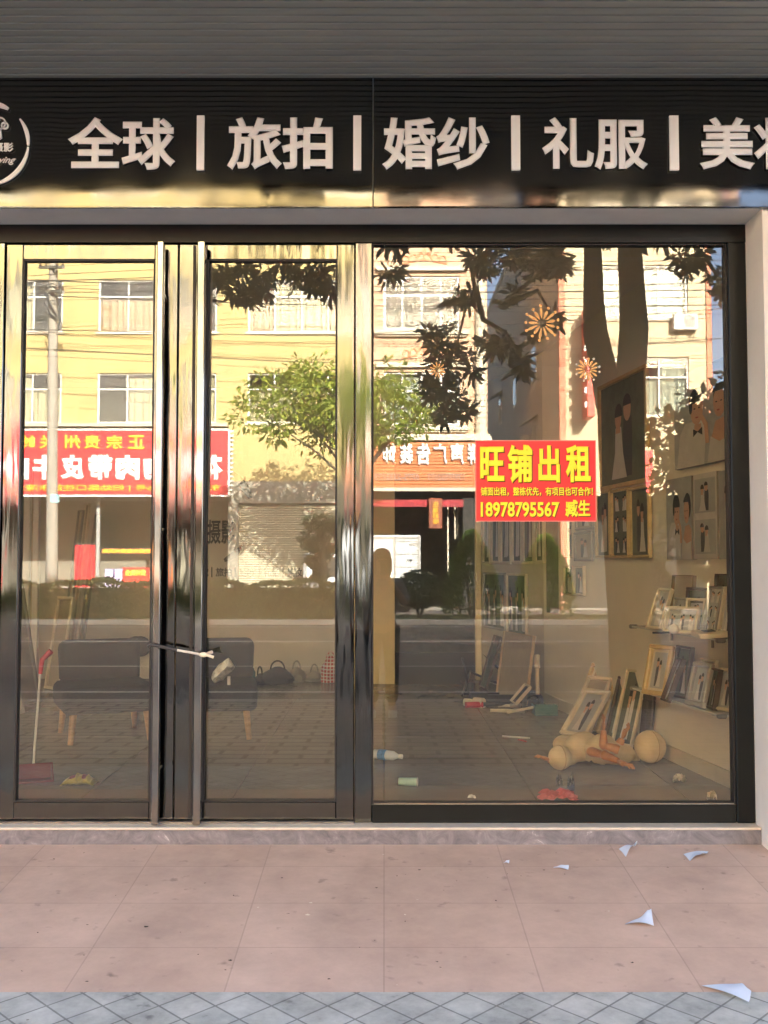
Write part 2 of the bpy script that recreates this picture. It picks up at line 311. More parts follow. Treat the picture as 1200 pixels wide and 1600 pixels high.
# soffit of dark ribbed strips that juts out over the sign
zS = P(600, 122, YS).z + 0.004; g = MB(); y = YS + 0.02; k = 0
while y > -1.72:
    g.obox(V((0, y - 0.0245, zS + 0.012)), X, Y_, Z, 13, 0.0475, 0.024, 0, 0.003); y -= 0.0565
g2 = MB(); g2.box(-6.5, 6.5, -1.76, YS + 0.02, zS + 0.027, zS + 0.06); g2.build('soffit_backing', M_seal, shop)
g.build('soffit', mat('dark_grey_strip_metal', (0.3, 0.32, 0.3), 0.45, metal=0.2, var=0.1, scale=2, stretch=(0.3, 4, 1)), shop)
g = MB(); g.box(-6.5, 6.5, -1.86, -1.76, zS - 0.02, 3.9); g.build('fascia', M_black, shop)
# step
M_marble = marble_mat(); g = MB(); g.box(-6.4, XR - 0.002, -0.118, 0.08, -0.3, -0.012); st = g.build('step', M_marble, shop)
g = MB(); g.box(-6.4, XR - 0.002, -0.126, 0.08, -0.0118, 0.0, bev=0.003); g.build('step_edge', mat('cream_stone_highlight', (0.6, 0.53, 0.43), 0.4, var=0.12, scale=20), st)  # cream top slab, with the stone edge's highlight put into its colour
# --- interior shell
IN = 0.08
M_floor = grid_mat('taupe_floor_tiles', (0.24, 0.215, 0.185), (0.26, 0.235, 0.2), (0.14, 0.125, 0.11), 0.8, 0.8, 0.004, 0.0, rough=0.22, var=0.22, vscale=1.5, bump=0.05, grime=0.2)
g = MB(); g.box(-6.5, 2.4, IN, 9.4, -0.2, 0.0); struct(g, 'shop_floor', M_floor, 'dusty polished taupe tile floor strewn with rubbish inside the shop', 'floor')
WC = V((1.03, 6.06, 0))
def wallseg(a, b, z0, z1, th, name, m, parent):   # thickness away from the camera side
    d = (b - a).normalized(); n = V((d.y, -d.x, 0)); 
    if n.x < 0: n = -n
    g = MB(); q = [a, b, b + n * th, a + n * th]
    g.add([V((p.x, p.y, z0)) for p in q] + [V((p.x, p.y, z1)) for p in q], [(0, 1, 2, 3), (7, 6, 5, 4), (0, 4, 5, 1), (1, 5, 6, 2), (2, 6, 7, 3), (3, 7, 4, 0)]); return g.build(name, m, parent)
ZC = 3.15
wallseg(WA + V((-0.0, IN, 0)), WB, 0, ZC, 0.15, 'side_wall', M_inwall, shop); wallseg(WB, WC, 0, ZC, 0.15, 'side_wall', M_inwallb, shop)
d_ = (WB - WA).normalized(); nrm = V((-d_.y, d_.x, 0)); nrm = nrm if nrm.x < 0 else -nrm
g = MB(); c_ = (WA + WB) / 2 + nrm * 0.006 + Z * 0.045 + d_ * 0.05; g.obox(c_, d_, nrm, Z, (WB - WA).length - 0.14, 0.012, 0.09); g.build('skirting', mat('cream_skirting_tile', (0.66, 0.6, 0.48), 0.4, var=0.12, scale=4), shop)
xo0, xo1 = P(617, 1000, 6.08).x, P(744, 1000, 6.08).x
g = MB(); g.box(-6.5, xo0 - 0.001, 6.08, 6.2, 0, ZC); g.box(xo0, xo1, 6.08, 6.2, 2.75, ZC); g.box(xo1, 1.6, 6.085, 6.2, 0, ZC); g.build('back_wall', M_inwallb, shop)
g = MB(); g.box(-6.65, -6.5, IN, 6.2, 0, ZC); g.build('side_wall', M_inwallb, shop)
g = MB(); g.box(-1.5, 2.4, 9.3, 9.4, 0, ZC); g.box(-1.6, -1.5, 6.2, 9.4, 0, ZC); g.box(2.3, 2.4, 6.2, 9.3, 0, ZC); g.build('back_room_wall', mat('grey_back_room_paint', (0.25, 0.25, 0.24), 0.8), shop)
g = MB(); g.box(-6.65, 2.5, 0.2, 9.5, ZC, ZC + 0.12); g.build('ceiling', M_ceil, shop)
g = MB(); a, b = P(583, 1058, 5.95), P(616, 1058, 5.95); g.box(a.x - 0.25, b.x, 5.6, 6.08, 0, ZC); g.build('column', mat('cream_column_paint', (0.8, 0.67, 0.43), 0.6, var=0.04), shop)
g = MB(); a, b = P(743, 1062, 6.0), P(752, 1062, 6.0); g.box(a.x, b.x, 5.95, 6.05, 0, 2.75, bev=0.006); g.build('door_post', mat('cream_post_paint', (0.8, 0.68, 0.42), 0.5, var=0.05), shop)
for px in (43, 57):
    g = MB(); a = P(px, 900, 5.9); g.box(a.x - 0.03, a.x + 0.03, 5.85, 5.92, 0, 2.3, bev=0.005); g.build('door_post', M_white, shop)

# --- glazing
def xz(px, py): p = P(px, py, 0); return p.x, p.z
def GX(px): return P(px, 880, 0).x
zT0, zT1, zB1, zB0 = P(600, 383, 0).z, P(600, 408, 0).z, P(600, 1251, 0).z, P(600, 1279, 0).z
zB0 = 0.004
g = MB(); g.box(-6.4, XR, -0.045, 0.045, zT0, zH - 0.002); g.build('head_frame', M_black, shop)
def pane(x0, x1, z0, z1, parent, front=None):
    g = MB(); vs = [(x, y, z) for z in (z0, z1) for y in (-0.006, 0.006) for x in (x0, x1)]
    g.add(vs, [(0, 1, 5, 4)], 0); g.add(vs, [(0, 2, 3, 1), (4, 5, 7, 6), (2, 6, 7, 3), (0, 4, 6, 2), (1, 3, 7, 5)], 1)
    return g.build('pane', [front or M_glass_f, M_glass_b], parent)
def leaf(xs, label, hx, hz):
    """door leaf: xs = outer left, glass left, glass right, outer right"""
    a, b, c, d = xs
    g = MB(); g.box(a, b, -0.03, 0.03, zB0 + 0.01, zT0 - 0.006, bev=0.003); g.box(c, d, -0.03, 0.03, zB0 + 0.01, zT0 - 0.006, bev=0.003)
    g.box(b, c, -0.029, 0.029, zT1, zT0 - 0.007, bev=0.003); g.box(b, c, -0.029, 0.029, zB0 + 0.011, zB1, bev=0.003)
    lf = g.build('door_leaf', M_steel, shop); lf['label'] = label
    s_ = 0.007; g = MB(); g.box(b, b + s_, -0.026, 0.02, zB1, zT1); g.box(c - s_, c, -0.026, 0.02, zB1, zT1); g.box(b + s_, c - s_, -0.025, 0.02, zT1 - s_, zT1); g.box(b + s_, c - s_, -0.025, 0.02, zB1, zB1 + s_)
    g.build('glazing_bead', M_seal, lf); pane(b + s_, c - s_, zB1 + s_, zT1 - s_, lf, M_glass_d)
    g = MB(); g.box(hx[0], hx[1], -0.115, -0.075, hz[0], hz[1], bev=0.004)
    for zz in (hz[0] + 0.25, (hz[0] + hz[1]) / 2, hz[1] - 0.25): g.tube([((hx[0] + hx[1]) / 2, -0.076, zz), ((hx[0] + hx[1]) / 2, -0.028, zz)], 0.012, 10)
    g.build('handle', M_steelbar, lf, True)
    return lf
hz = (0.008, P(600, 378, -0.1).z)
leaf((GX(5), GX(31), GX(239), GX(275.5)), 'left glass door leaf with tall polished pull bar', (P(240, 880, -0.115).x, P(250.5, 880, -0.115).x), hz)
leaf((GX(277.5), GX(321), GX(526), GX(553.5)), 'right glass door leaf with tall polished pull bar', (P(304, 880, -0.115).x, P(316, 880, -0.115).x), hz)
g = MB()
for a_, b_ in ((250.5, 255), (299.5, 304), (316, 321)): g.box(GX(a_), GX(b_), -0.036, -0.0305, zB0 + 0.02, zT0 - 0.012)
g.build('edge_seal', M_seal, shop)
g = MB(); g.box(GX(555), GX(581), -0.04, 0.04, zB0, zT0 - 0.002, bev=0.003); g.build('mullion', M_steel, shop)
g = MB(); g.box(GX(-30), GX(3.5), -0.04, 0.04, zB0, zT0 - 0.002, bev=0.003); g.build('mullion', M_steel, shop)
g = MB(); g.box(GX(4), GX(554.5), -0.05, 0.05, 0.0, 0.009); g.build('threshold', mat('scuffed_grey_threshold', (0.2, 0.185, 0.17), 0.35, metal=0.7, var=0.3, scale=12), shop)
# fixed display window
wx0, wx1 = GX(581), GX(1140); wzt, wzb = P(600, 383, 0).z, P(600, 1254, 0).z
g = MB(); g.box(wx1, XR - 0.002, -0.05, 0.05, 0.002, zT0 - 0.002, bev=0.004); g.box(wx0 + 0.001, wx1 - 0.001, -0.045, 0.045, 0.002, wzb, bev=0.004)
win = g.build('display_window', M_black, shop)
s_ = 0.008; g = MB(); g.box(wx0, wx0 + s_, -0.03, 0.02, wzb, wzt); g.box(wx1 - s_, wx1, -0.03, 0.02, wzb, wzt); g.box(wx0 + s_, wx1 - s_, -0.03, 0.02, wzb, wzb + 0.006); g.box(wx0 + s_, wx1 - s_, -0.03, 0.02, wzt - s_, wzt - 0.003); g.build('glazing_bead', M_seal, win); g = MB(); g.box(wx0 + 0.01, wx1 - 0.01, -0.036, -0.03, wzb + 0.0005, wzb + 0.004); g.build('bead_lip', M_lip, win)
pane(wx0 + s_, wx1 - s_, wzb + 0.006, wzt - s_, win)
# unseen glazing beside the doors, added to let more daylight inside
g = MB(); g.box(-6.4, -6.35, -0.04, 0.04, 0.002, zT0 - 0.002); g.box(-6.35, GX(-30), -0.04, 0.04, 0.002, 0.1); sw = g.build('unseen_side_window', M_steel, shop); pane(-6.35, GX(-30), 0.1, zT0 - 0.002, sw)
g = MB(); g.box(-6.4, XR, 0.046, 0.2, zT0, zH - 0.002); g.build('head_lining', M_inwall, shop)

# --- sign above the glass
zs0, zs1 = P(600, 322, YS).z, zS - 0.003
sign = thing('shop_sign', 'long black mirror sign reading 全球 旅拍 婚纱 礼服 美妆 over the glass', 'sign', (0, YS, zs0))
xs_ = P(583, 220, YS).x
for x0, x1 in ((-6.4, xs_ - 0.003), (xs_ + 0.003, 4.2)):
    g = MB(); nx = 60; grid = []
    for z in [zs0 + (zs1 - zs0) * k / 10 for k in range(11)]:
        grid.append([(x0 + (x1 - x0) * i / nx, YS - 0.004 * math.sin(3.1 * (x0 + (x1 - x0) * i / nx)) * (1 - (z - zs0) / (zs1 - zs0)) + 0.002 * max(0, 1 - (z - zs0) / 0.09) ** 2, z) for i in range(nx + 1)])
    g.sheet(grid); g.box(x0, x1, YS + 0.014, YS + 0.03, zs0, zs1); g.box(x0, x1, YS - 0.0, YS + 0.014, zs0 - 0.006, zs0 - 0.0005)
    g.build('sign_panel', M_signblk, sign, True)
def sgn(px, py): return P(px, py, YS - 0.008)
def sgtext(t, x0, x1, y0, y1, bold=0.028):
    a, b, c = sgn(x0, y1), sgn(x1, y1), sgn(x0, y0); lettering(t, 'lettering', a, X, Z, (b - a).length, c.z - a.z, M_letter, sign, bold, 0.012, 0.0)
for t, x0, x1 in (('全球', 106, 274), ('旅拍', 355, 520), ('婚纱', 597, 765), ('礼服', 847, 1012), ('美妆', 1093, 1262)): sgtext(t, x0, x1, 184, 266)
for x0, x1 in ((307.5, 320), (552, 564.5), (799, 812), (1046, 1059)):
    a, b = sgn(x0, 267), sgn(x1, 182); g = MB(); g.box(a.x, b.x, YS - 0.02, YS - 0.006, a.z, b.z); g.build('divider', M_letter, sign)
# brush ring emblem at the left
def ring_arc(cx, cy, r, a0, a1, wf, n=22):
    pts = []
    for i in range(n + 1):
        t = i / n; a = R(a0 + (a1 - a0) * t); pts.append((cx + (r + wf(t)) * math.cos(a), cy + (r + wf(t)) * math.sin(a)))
    for i in reversed(range(n + 1)):
        t = i / n; a = R(a0 + (a1 - a0) * t); pts.append((cx + (r - wf(t)) * math.cos(a), cy + (r - wf(t)) * math.sin(a)))
    return pts
em = MB(); o_ = sgn(-20, 226); kx = 1 / 340.0
def strip_arc(mb, o, u, v, cx, cy, r, a0, a1, wf, d, th, n=22, mi=0):
    nn = u.cross(v).normalized()
    for i in range(n):
        q = []
        for t, s in ((i / n, 1), ((i + 1) / n, 1), ((i + 1) / n, -1), (i / n, -1)):
            a = R(a0 + (a1 - a0) * t); rr = r + s * wf(t); q.append((cx + rr * math.cos(a), cy + rr * math.sin(a)))
        mb.flat(o, u, v, q, d, mi, th)
brush = lambda w_: (lambda t: w_ * (0.35 + 0.65 * math.sin(math.pi * min(1, max(0, t * 0.9 + 0.08)))))
strip_arc(em, o_, X, Z, 0, 0, 66 * kx, -2, 38, brush(3.2 * kx), 0, 0.01)
strip_arc(em, o_, X, Z, 0, 0, 66 * kx, -75, -4, brush(3.4 * kx), 0, 0.01)
strip_arc(em, o_, X, Z, 0, 0, 66 * kx, 60, 105, brush(4.5 * kx), 0, 0.01)
strip_arc(em, o_, X, Z, 0, 0, 66 * kx, 130, 260, brush(4 * kx), 0, 0.01)
for cx, cy, r in ((20, 34, 9), (12, 42, 7), (28, 30, 5)): strip_arc(em, o_, X, Z, cx * kx, cy * kx, r * kx, 0, 360, lambda t: 1.2 * kx, 0.0, 0.008, 16)
em.flat(o_, X, Z, [(16 * kx, 4 * kx), (24 * kx, 10 * kx), (22 * kx, 26 * kx), (18 * kx, 26 * kx)], 0.0, 0, 0.008)
em.build('emblem', M_letter, sign)
a, b = sgn(-48, 238), sgn(22, 223); lettering('摄影', 'lettering', sgn(-10, 238), X, Z, (32) * kx, 15 * kx, M_letter, sign, 0.03, 0.008)
lettering('sheying', 'lettering', sgn(-24, 258), X, Z, 50 * kx, 13 * kx, M_letter, sign, 0.0, 0.006, shear=0.5)

# --- for rent notice stuck on the glass
def GP(px, py): return P(px, py, -0.008)
a, b, c = GP(743, 815), GP(932, 815), GP(743, 688)
rent = thing('rent_notice', 'bright red for rent notice with yellow writing stuck on the window', 'notice', a)
M_nred = mat('bright_red_print', (0.78, 0.012, 0.016), 0.4, var=0.03); M_nyel = mat('yellow_print', (0.85, 0.75, 0.02), 0.5, var=0.02); M_nsh = mat('dark_print_outline', (0.16, 0.03, 0.0), 0.5, var=0)
g = MB(); nx, ny = 12, 8; wn, hn = b.x - a.x, c.z - a.z
gr = [[(a.x + wn * i / nx, -0.0085 - 0.0015 * math.sin(i * 1.3 + j), a.z + hn * j / ny + 0.004 * i / nx * 0) for i in range(nx + 1)] for j in range(ny + 1)]
g.sheet(gr); g.sheet([[(p[0], p[1] + 0.0012, p[2]) for p in r] for r in gr]); g.build('sheet', M_nred, rent, True)
e = 0.004; g = MB(); g.box(a.x, b.x, -0.0125, -0.0115, a.z, a.z + e); g.box(a.x, b.x, -0.0125, -0.0115, c.z - e, c.z); g.box(a.x, a.x + e, -0.0125, -0.0115, a.z + e, c.z - e); g.box(b.x - e, b.x, -0.0125, -0.0115, a.z + e, c.z - e); g.build('border', mat('pale_red_edge', (0.8, 0.25, 0.2), 0.5, var=0), rent)
def rtext(t, x0, x1, y0, y1, bold):
    p, q, r_ = GP(x0, y1), GP(x1, y1), GP(x0, y0)
    lettering(t, 'shadow_lettering', p + V((0.004, 0, -0.004)), X, Z, q.x - p.x, r_.z - p.z, M_nsh, rent, bold, 0.0004, 0.0036); lettering(t, 'lettering', p, X, Z, q.x - p.x, r_.z - p.z, M_nyel, rent, bold, 0.0006, 0.0044)
for t, x0, x1, y0, y1 in (('旺', 750, 788, 698, 752), ('铺', 793, 832, 695, 755), ('出', 841, 875, 696, 754), ('租', 884, 923, 695, 754)): rtext(t, x0, x1, y0, y1, 0.035)
rtext('铺面出租，整栋优先，有项目也可合作！', 751, 926, 761, 775, 0.022)
rtext('18978795567', 751, 874, 784, 808, 0.03); rtext('臧生', 883, 922, 781, 808, 0.03)
# --- fireworks stickers on the glass
M_st1 = mat('orange_sticker', (0.75, 0.4, 0.14), 0.6, var=0.05); M_st2 = mat('cream_sticker', (0.8, 0.68, 0.5), 0.6, var=0.05)
for (px, py, r, n, lab) in ((847, 505, 27, 13, 'largest orange firework sticker with dots on the upper window'), (684, 578, 14, 12, 'smallest firework sticker with a pale ring among dark leaves'), (918, 577, 20, 15, 'dense round firework sticker over the reflected tree trunk')):
    o_ = GP(px, py); k_ = 1 / 320.0; root = thing('firework_sticker', lab, 'sticker', o_, 'firework stickers on the display window')
    g = MB()
    for i in range(n):
        a0 = 2 * math.pi * i / n + 0.2; L = r * (0.92 if i % 2 else 0.78) * k_; ca, sa = math.cos(a0), math.sin(a0); q = []
        for t, wd in ((0.3, 0.25), (0.55, 0.8), (0.85, 1.0), (1.0, 0.4)): q.append((t, wd))
        pts = [(ca * L * t - sa * wd * r * 0.085 * k_, sa * L * t + ca * wd * r * 0.085 * k_) for t, wd in q] + [(ca * L * t + sa * wd * r * 0.085 * k_, sa * L * t - ca * wd * r * 0.085 * k_) for t, wd in reversed(q)]
        pts.reverse(); g.flat(o_, X, Z, pts, 0, 0, 0.0006)
    g.build('petals', M_st1, root)
    g = MB()
    for i in range(n):
        if r < 25 and i % 2: continue
        a0 = 2 * math.pi * i / n + 0.2; rr = r * (1.02 if i % 2 else 0.95) * k_; g.flat(o_, X, Z, oval(math.cos(a0) * rr, math.sin(a0) * rr, r * 0.09 * k_, r * 0.09 * k_, 8), 0.0008, 0, 0.0006)
    g.build('dots', M_st2 if r < 25 else M_st1, root)

# --- lock through the door handles
lk = thing('cable_lock', 'black and white cable lock threaded through both door handles', 'lock', P(275, 1015, -0.13))
g = MB(); g.tube([P(x, y, yy) for x, y, yy in ((232, 1010, -0.10), (236, 1007, -0.128), (255, 1011, -0.135), (277, 1016, -0.14))], 0.008, 10); g.build('cable', M_dark, lk, True)
g = MB(); g.tube([P(x, y, yy) for x, y, yy in ((277, 1016, -0.14), (295, 1019, -0.142), (311, 1022, -0.138))], 0.006, 10); g.build('cable_sleeve', mat('grubby_white_plastic', (0.62, 0.58, 0.5), 0.4, var=0.25, scale=30), lk, True)
g = MB(); g.ell(P(318, 1023, -0.135), (0.022, 0.012, 0.012)); g.tube([P(322, 1023, -0.135), P(334, 1027, -0.13)], 0.007, 8); g.build('lock_head', mat('cream_plastic', (0.72, 0.66, 0.5), 0.4), lk, True)
g = MB(); g.obox(P(328, 1020, -0.12), V((1, 0, 0.4)), Y_, V((-0.4, 0, 1)), 0.03, 0.006, 0.018, 0, 0.002); g.build('key_tag', mat('grey_metal', (0.4, 0.4, 0.38), 0.3, metal=1), lk)

# ================================================================== INSIDE THE SHOP
ART = [mat('print_grey_blue', (0.42, 0.43, 0.44), 0.35, var=0.15, scale=5), M_skin, mat('print_dark_hair', (0.03, 0.025, 0.025), 0.5, var=0), mat('print_dark_suit', (0.06, 0.06, 0.075), 0.5, var=0.1),
       mat('print_white_dress', (0.62, 0.6, 0.58), 0.45, var=0.08, scale=9), mat('print_tan', (0.42, 0.36, 0.28), 0.4, var=0.1), mat('print_dark_green', (0.1, 0.12, 0.09), 0.4, var=0.3, scale=9), mat('print_lip_red', (0.4, 0.08, 0.07), 0.5, var=0)]
M_gold = mat('pale_gold_moulding', (0.62, 0.45, 0.22), 0.35, var=0.15, scale=20); M_brown = mat('dark_brown_moulding', (0.09, 0.06, 0.045), 0.4, var=0.2); M_cream = mat('cream_moulding', (0.68, 0.6, 0.46), 0.45, var=0.1, scale=15)
M_greyf = mat('grey_moulding', (0.33, 0.31, 0.28), 0.45, var=0.1); M_backb = mat('brown_hardboard', (0.24, 0.17, 0.1), 0.7, var=0.15)
def standing_pair(g, o, u, v, w, h, d, pose=0):
    def f(pts, mi, k): g.flat(o, u, v, [(a * w, b * h) for a, b in pts], d + k * 0.0012, mi, 0.0009)
    m, b = (0.36, 0.62) if pose % 2 == 0 else (0.63, 0.38)
    f([(m - .11, .06), (m + .1, .06), (m + .12, .5), (m + .1, .66), (m - .1, .66), (m - .13, .5)], 3 if pose < 2 else 4, 0)
    f([(b - .2, .05), (b + .22, .05), (b + .12, .32), (b + .08, .58), (b - .08, .58), (b - .1, .32)], 4, 1)
    q = min(1.3 * w / h, .2); f(oval(m, .75, .1, .115 * q / .13 * .75), 1, 2); f(oval(m, .78, .11, .1 * q / .13 * .75, 10, 0, 180), 2, 3); f(oval(b, .68, .09, .105 * q / .13 * .75), 1, 2); f(oval(b + .02, .71, .105, .1 * q / .13 * .75, 10, -10, 190), 2, 3)
    f([(b - .07, .52), (b + .07, .52), (b + .05, .6), (b - .05, .6)], 1, 3)
def close_pair(g, o, u, v, w, h, d, turned=False):
    def f(pts, mi, k): g.flat(o, u, v, [(a * w, b * h) for a, b in pts], d + k * 0.0012, mi, 0.0009)
    f([(.05, .0), (.55, .0), (.6, .35), (.5, .46), (.22, .46), (.12, .36)], 4, 0)
    f([(.39, .34), (.51, .34), (.51, .42), (.39, .42)], 1, 1); f([(.37, .30), (.45, .34), (.53, .30), (.53, .38), (.45, .345), (.37, .38)], 2, 2)
    f([(.68, .0), (1, .0), (1, .36), (.9, .42), (.76, .4), (.69, .25)], 1, 1); f([(.62, .0), (1, .0), (1, .22), (.82, .19), (.68, .26)], 4, 3)
    f(oval(.44, .58, .115, .165), 1, 3); f(oval(.44, .66, .135, .14, 12, -8, 188), 2, 4); f(oval(.335, .62, .03, .08), 2, 4)
    f(oval(.83, .58, .1, .15), 1, 3); f(oval(.86, .64, .13, .16, 12, -60, 200), 2, 2); f(oval(.83, .69, .105, .07, 12, 0, 180), 2, 4)
    for cx in (.41, .49): f(oval(cx, .585, .018, .008, 8), 2, 5)
    for cx in (.79, .87): f(oval(cx, .585, .016, .007, 8), 2, 5)
    f(oval(.45, .49, .03, .008, 8), 7, 5); f(oval(.82, .5, .025, .009, 8), 7, 5)
    f([(.6, .2), (.66, .2), (.64, .4), (.56, .5), (.52, .47), (.58, .38)], 1, 6)
def picture(name, label, cat, A, u, v, w, h, style, fw=0.025, fm=None, dep=0.03, group=None, mount=0.0, bg=0):
    u, v = u.normalized(), v.normalized(); n = u.cross(v).normalized(); r = thing(name, label, cat, A + u * (w / 2), group)
    fm = fm or M_gold; g = MB(); c = A + u * w / 2 + v * h / 2
    if fw > 0:
        for du, dv, lu, lv in ((0, -h / 2 + fw / 2, w, fw), (0, h / 2 - fw / 2, w, fw), (-w / 2 + fw / 2, 0, fw, h - 2 * fw), (w / 2 - fw / 2, 0, fw, h - 2 * fw)):
            g.obox(c + u * du + v * dv + n * dep / 2, u, v, n, lu, lv, dep, 0, min(0.005, fw / 4))
        g.build('frame', fm, r)
    g = MB(); g.obox(c + n * 0.004, u, v, n, w - 2 * fw - 0.002, h - 2 * fw - 0.002, 0.006 if fw > 0 else dep * 1.6); g.build('backing', M_backb if fw > 0 else M_greyf, r)
    z0 = 0.0085 if fw > 0 else dep * 0.8 + 0.0055; ins = fw + mount
    if mount: g = MB(); g.flat(A, u, v, [(fw + .001, fw + .001), (w - fw - .001, fw + .001), (w - fw - .001, h - fw - .001), (fw + .001, h - fw - .001)], z0 - 0.0012); g.build('mount', M_cream, r)
    g = MB(); iw, ih = w - 2 * ins - 0.003, h - 2 * ins - 0.003; o = A + u * (ins + .0015) + v * (ins + .0015)
    g.flat(o, u, v, [(0, 0), (iw, 0), (iw, ih), (0, ih)], z0, bg)
    if style == 'pair': standing_pair(g, o + u * iw * .1, u, v, iw * .8, ih * .95, z0 + 0.0012, random.randrange(4))
    elif style == 'close': close_pair(g, o, u, v, iw, ih, z0 + 0.0012)
    elif style == 'two':
        for k in (0, 1): g.flat(o, u, v, [(.06 * iw, (.06 + k * .48) * ih), (.94 * iw, (.06 + k * .48) * ih), (.94 * iw, (.46 + k * .48) * ih), (.06 * iw, (.46 + k * .48) * ih)], z0 + .001, 0); standing_pair(g, o + u * iw * .15 + v * ih * (.06 + k * .48), u, v, iw * .7, ih * .4, z0 + .0024, k)
    elif style == 'six':
        for i in range(2):
            for j in range(3): standing_pair(g, o + u * iw * (.04 + .48 * i) + v * ih * (.02 + .33 * j), u, v, iw * .44, ih * .3, z0 + .0012, i + j)
    elif style == 'row':
        for i in range(3): standing_pair(g, o + u * iw * (.02 + .33 * i), u, v, iw * .3, ih * .9, z0 + .0012, i)
    g.build('print', ART, r); return r
uw = (WA - WB).normalized()
def wallpic(name, label, cat, x0, x1, yb, yt, style, seg=0, group=None, off=0.008, **k):
    a_, b_ = ((WA, WB), (WB, WC))[seg]; A = RW(x0, yb, a_, b_); B = RW(x1, yb, a_, b_); T = RW(x0, yt, a_, b_)
    u = V(((a_ - b_).x, (a_ - b_).y, 0)).normalized(); n = u.cross(Z); A = A + n * off; w_ = (B - A).dot(u)
    return picture(name, label, cat, A, u, Z, w_, T.z - A.z, style, **k)
wallpic('wedding_canvas', 'large grey wedding canvas of a close couple, highest on the side wall by the glass', 'picture', 1062, 1152, 735, 590, 'close', fw=0, dep=0.022)
wallpic('wedding_canvas', 'wedding canvas of a cheek to cheek couple with bow tie, below the largest canvas', 'picture', 1049, 1089, 875, 750, 'close', fw=0, dep=0.018)
wallpic('wedding_canvas', 'wedding canvas with two stacked full length couples, below the largest canvas', 'picture', 1092, 1129, 874, 742, 'two', fw=0, dep=0.018, bg=4)
wallpic('wedding_canvas', 'narrow wedding canvas nearest the glass, partly cut by the window frame', 'picture', 1132, 1168, 874, 736, 'pair', fw=0, dep=0.018)
wallpic('picture_frame', 'large dark picture in gold frame hanging above three narrow frames', 'picture', 942, 1019, 768, 604, 'pair', fw=0.03, fm=M_gold, bg=6)
for x0, x1, st_, lab in ((937, 960, 'pair', 'narrow gold framed print, leftmost of the three joined frames'), (961, 989, 'six', 'gold framed print of many small pictures, middle of the three joined frames'), (990.5, 1022, 'pair', 'gold framed dark print, rightmost of the three joined frames')):
    wallpic('picture_frame', lab, 'picture', x0, x1, 872, 769 if x0 < 950 else 766 if x0 < 980 else 762, st_, fw=0.02, fm=M_gold, bg=6)
for x0, x1, yb, yt, lab in ((905, 931, 829, 790, 'grey framed print half hidden under the red rent notice'), (903, 930, 877, 832, 'mauve framed print below the red notice, right of the dark board')):
    wallpic('picture_frame', lab, 'picture', x0, x1, yb, yt, 'pair', fw=0.02, fm=M_greyf, bg=5)
for x0, x1, lab in ((886, 901, 'small cream framed print, left one of the lowest wall pair'), (902, 918, 'small cream framed print, right one of the lowest wall pair')):
    wallpic('picture_frame', lab, 'picture', x0, x1, 930, 884, 'pair', fw=0.015, fm=M_cream, bg=6)
wallpic('picture_frame', 'small tan framed print above the lowest wall pair', 'picture', 887, 901, 872, 810, 'pair', fw=0.015, fm=M_cream, bg=5)
xs6 = (758, 771, 786, 804, 821, 840, 856)
for i in range(6):
    wallpic('picture_frame', ('tall narrow framed print nearest the cream door post', 'second tall narrow framed print from the door post', 'third tall narrow framed print from the door post, under the notice corner', 'fourth tall narrow framed print from the door post', 'fifth tall narrow framed print from the door post', 'tall narrow framed print furthest from the door post, by the dark board')[i], 'picture', xs6[i], xs6[i + 1] - 1, 882 - (i % 2), 740, 'pair', 1, group='row of tall prints on the rear side wall', fw=0.03, fm=M_cream, bg=6)
wallpic('leaning_board', 'tall dark brown board standing against the wall between prints', 'board', 859, 884, 957, 800, '', 1, fw=0.0, dep=0.02, bg=6)
wallpic('framed_print_panel', 'left dark panel of silhouettes in the low double frame behind the tripod', 'picture', 760, 794, 980, 894, 'row', 1, fw=0.02, fm=M_greyf, bg=6)
wallpic('framed_print_panel', 'right dark panel of silhouettes in the low double frame beside tan board', 'picture', 796, 827, 990, 896, 'row', 1, fw=0.02, fm=M_cream, bg=6)
def lean(name, label, bl, Y0, br, Y1, tl, ly, z, style, cat='picture', **k):
    A, B = P(*bl, Y0), P(*br, Y1); A.z = B.z = z; Cc = P(*tl, Y0 + ly); u = (B - A); w_ = u.length; u.normalize(); v = Cc - A; v -= u * v.dot(u)
    return picture(name, label, cat, A, u, v, w_, v.length, style, **k)
FY = lambda px, py: F(px, py).y
# stack of frames leaning at the foot of the side wall
lean('picture_frame', 'dark brown frame at the right end of the leaning stack, edge on', (1000, 1150), 1.8, (1017, 1156), 1.72, (1004, 1080), 0.06, 0.004, 'pair', fm=M_brown, fw=0.05)
lean('picture_frame', 'tall silver framed wedding print of a dark suited couple, largest in the leaning stack', (957, 1157), 2.06, (990, 1162), 1.92, (984, 1046), 0.1, 0.004, 'pair', fm=M_cream, fw=0.018, bg=6)
lean('picture_frame', 'slim gold frame seen edge on behind the tall wedding print', (936, 1152), 2.5, (953, 1158), 2.38, (962, 1046), 0.12, 0.004, '', fm=M_gold, fw=0.025)
lean('picture_frame', 'gold framed print with brown inner edge at the back of the leaning stack', (893, 1140), 2.8, (937, 1150), 2.58, (928, 1038), 0.15, 0.004, 'pair', fm=M_gold, fw=0.03, mount=0.02, bg=5)
lean('picture_frame', 'grey and gold frame just behind the front one of the leaning stack', (888, 1145), 2.6, (925, 1152), 2.44, (912, 1066), 0.18, 0.004, 'pair', fm=M_greyf, fw=0.03, bg=5)
lean('picture_frame', 'cream framed faded print at the front left of the leaning stack', (876, 1144), 2.46, (917, 1153), 2.28, (909, 1077), 0.22, 0.004, 'pair', fm=M_cream, fw=0.026, mount=0.01)
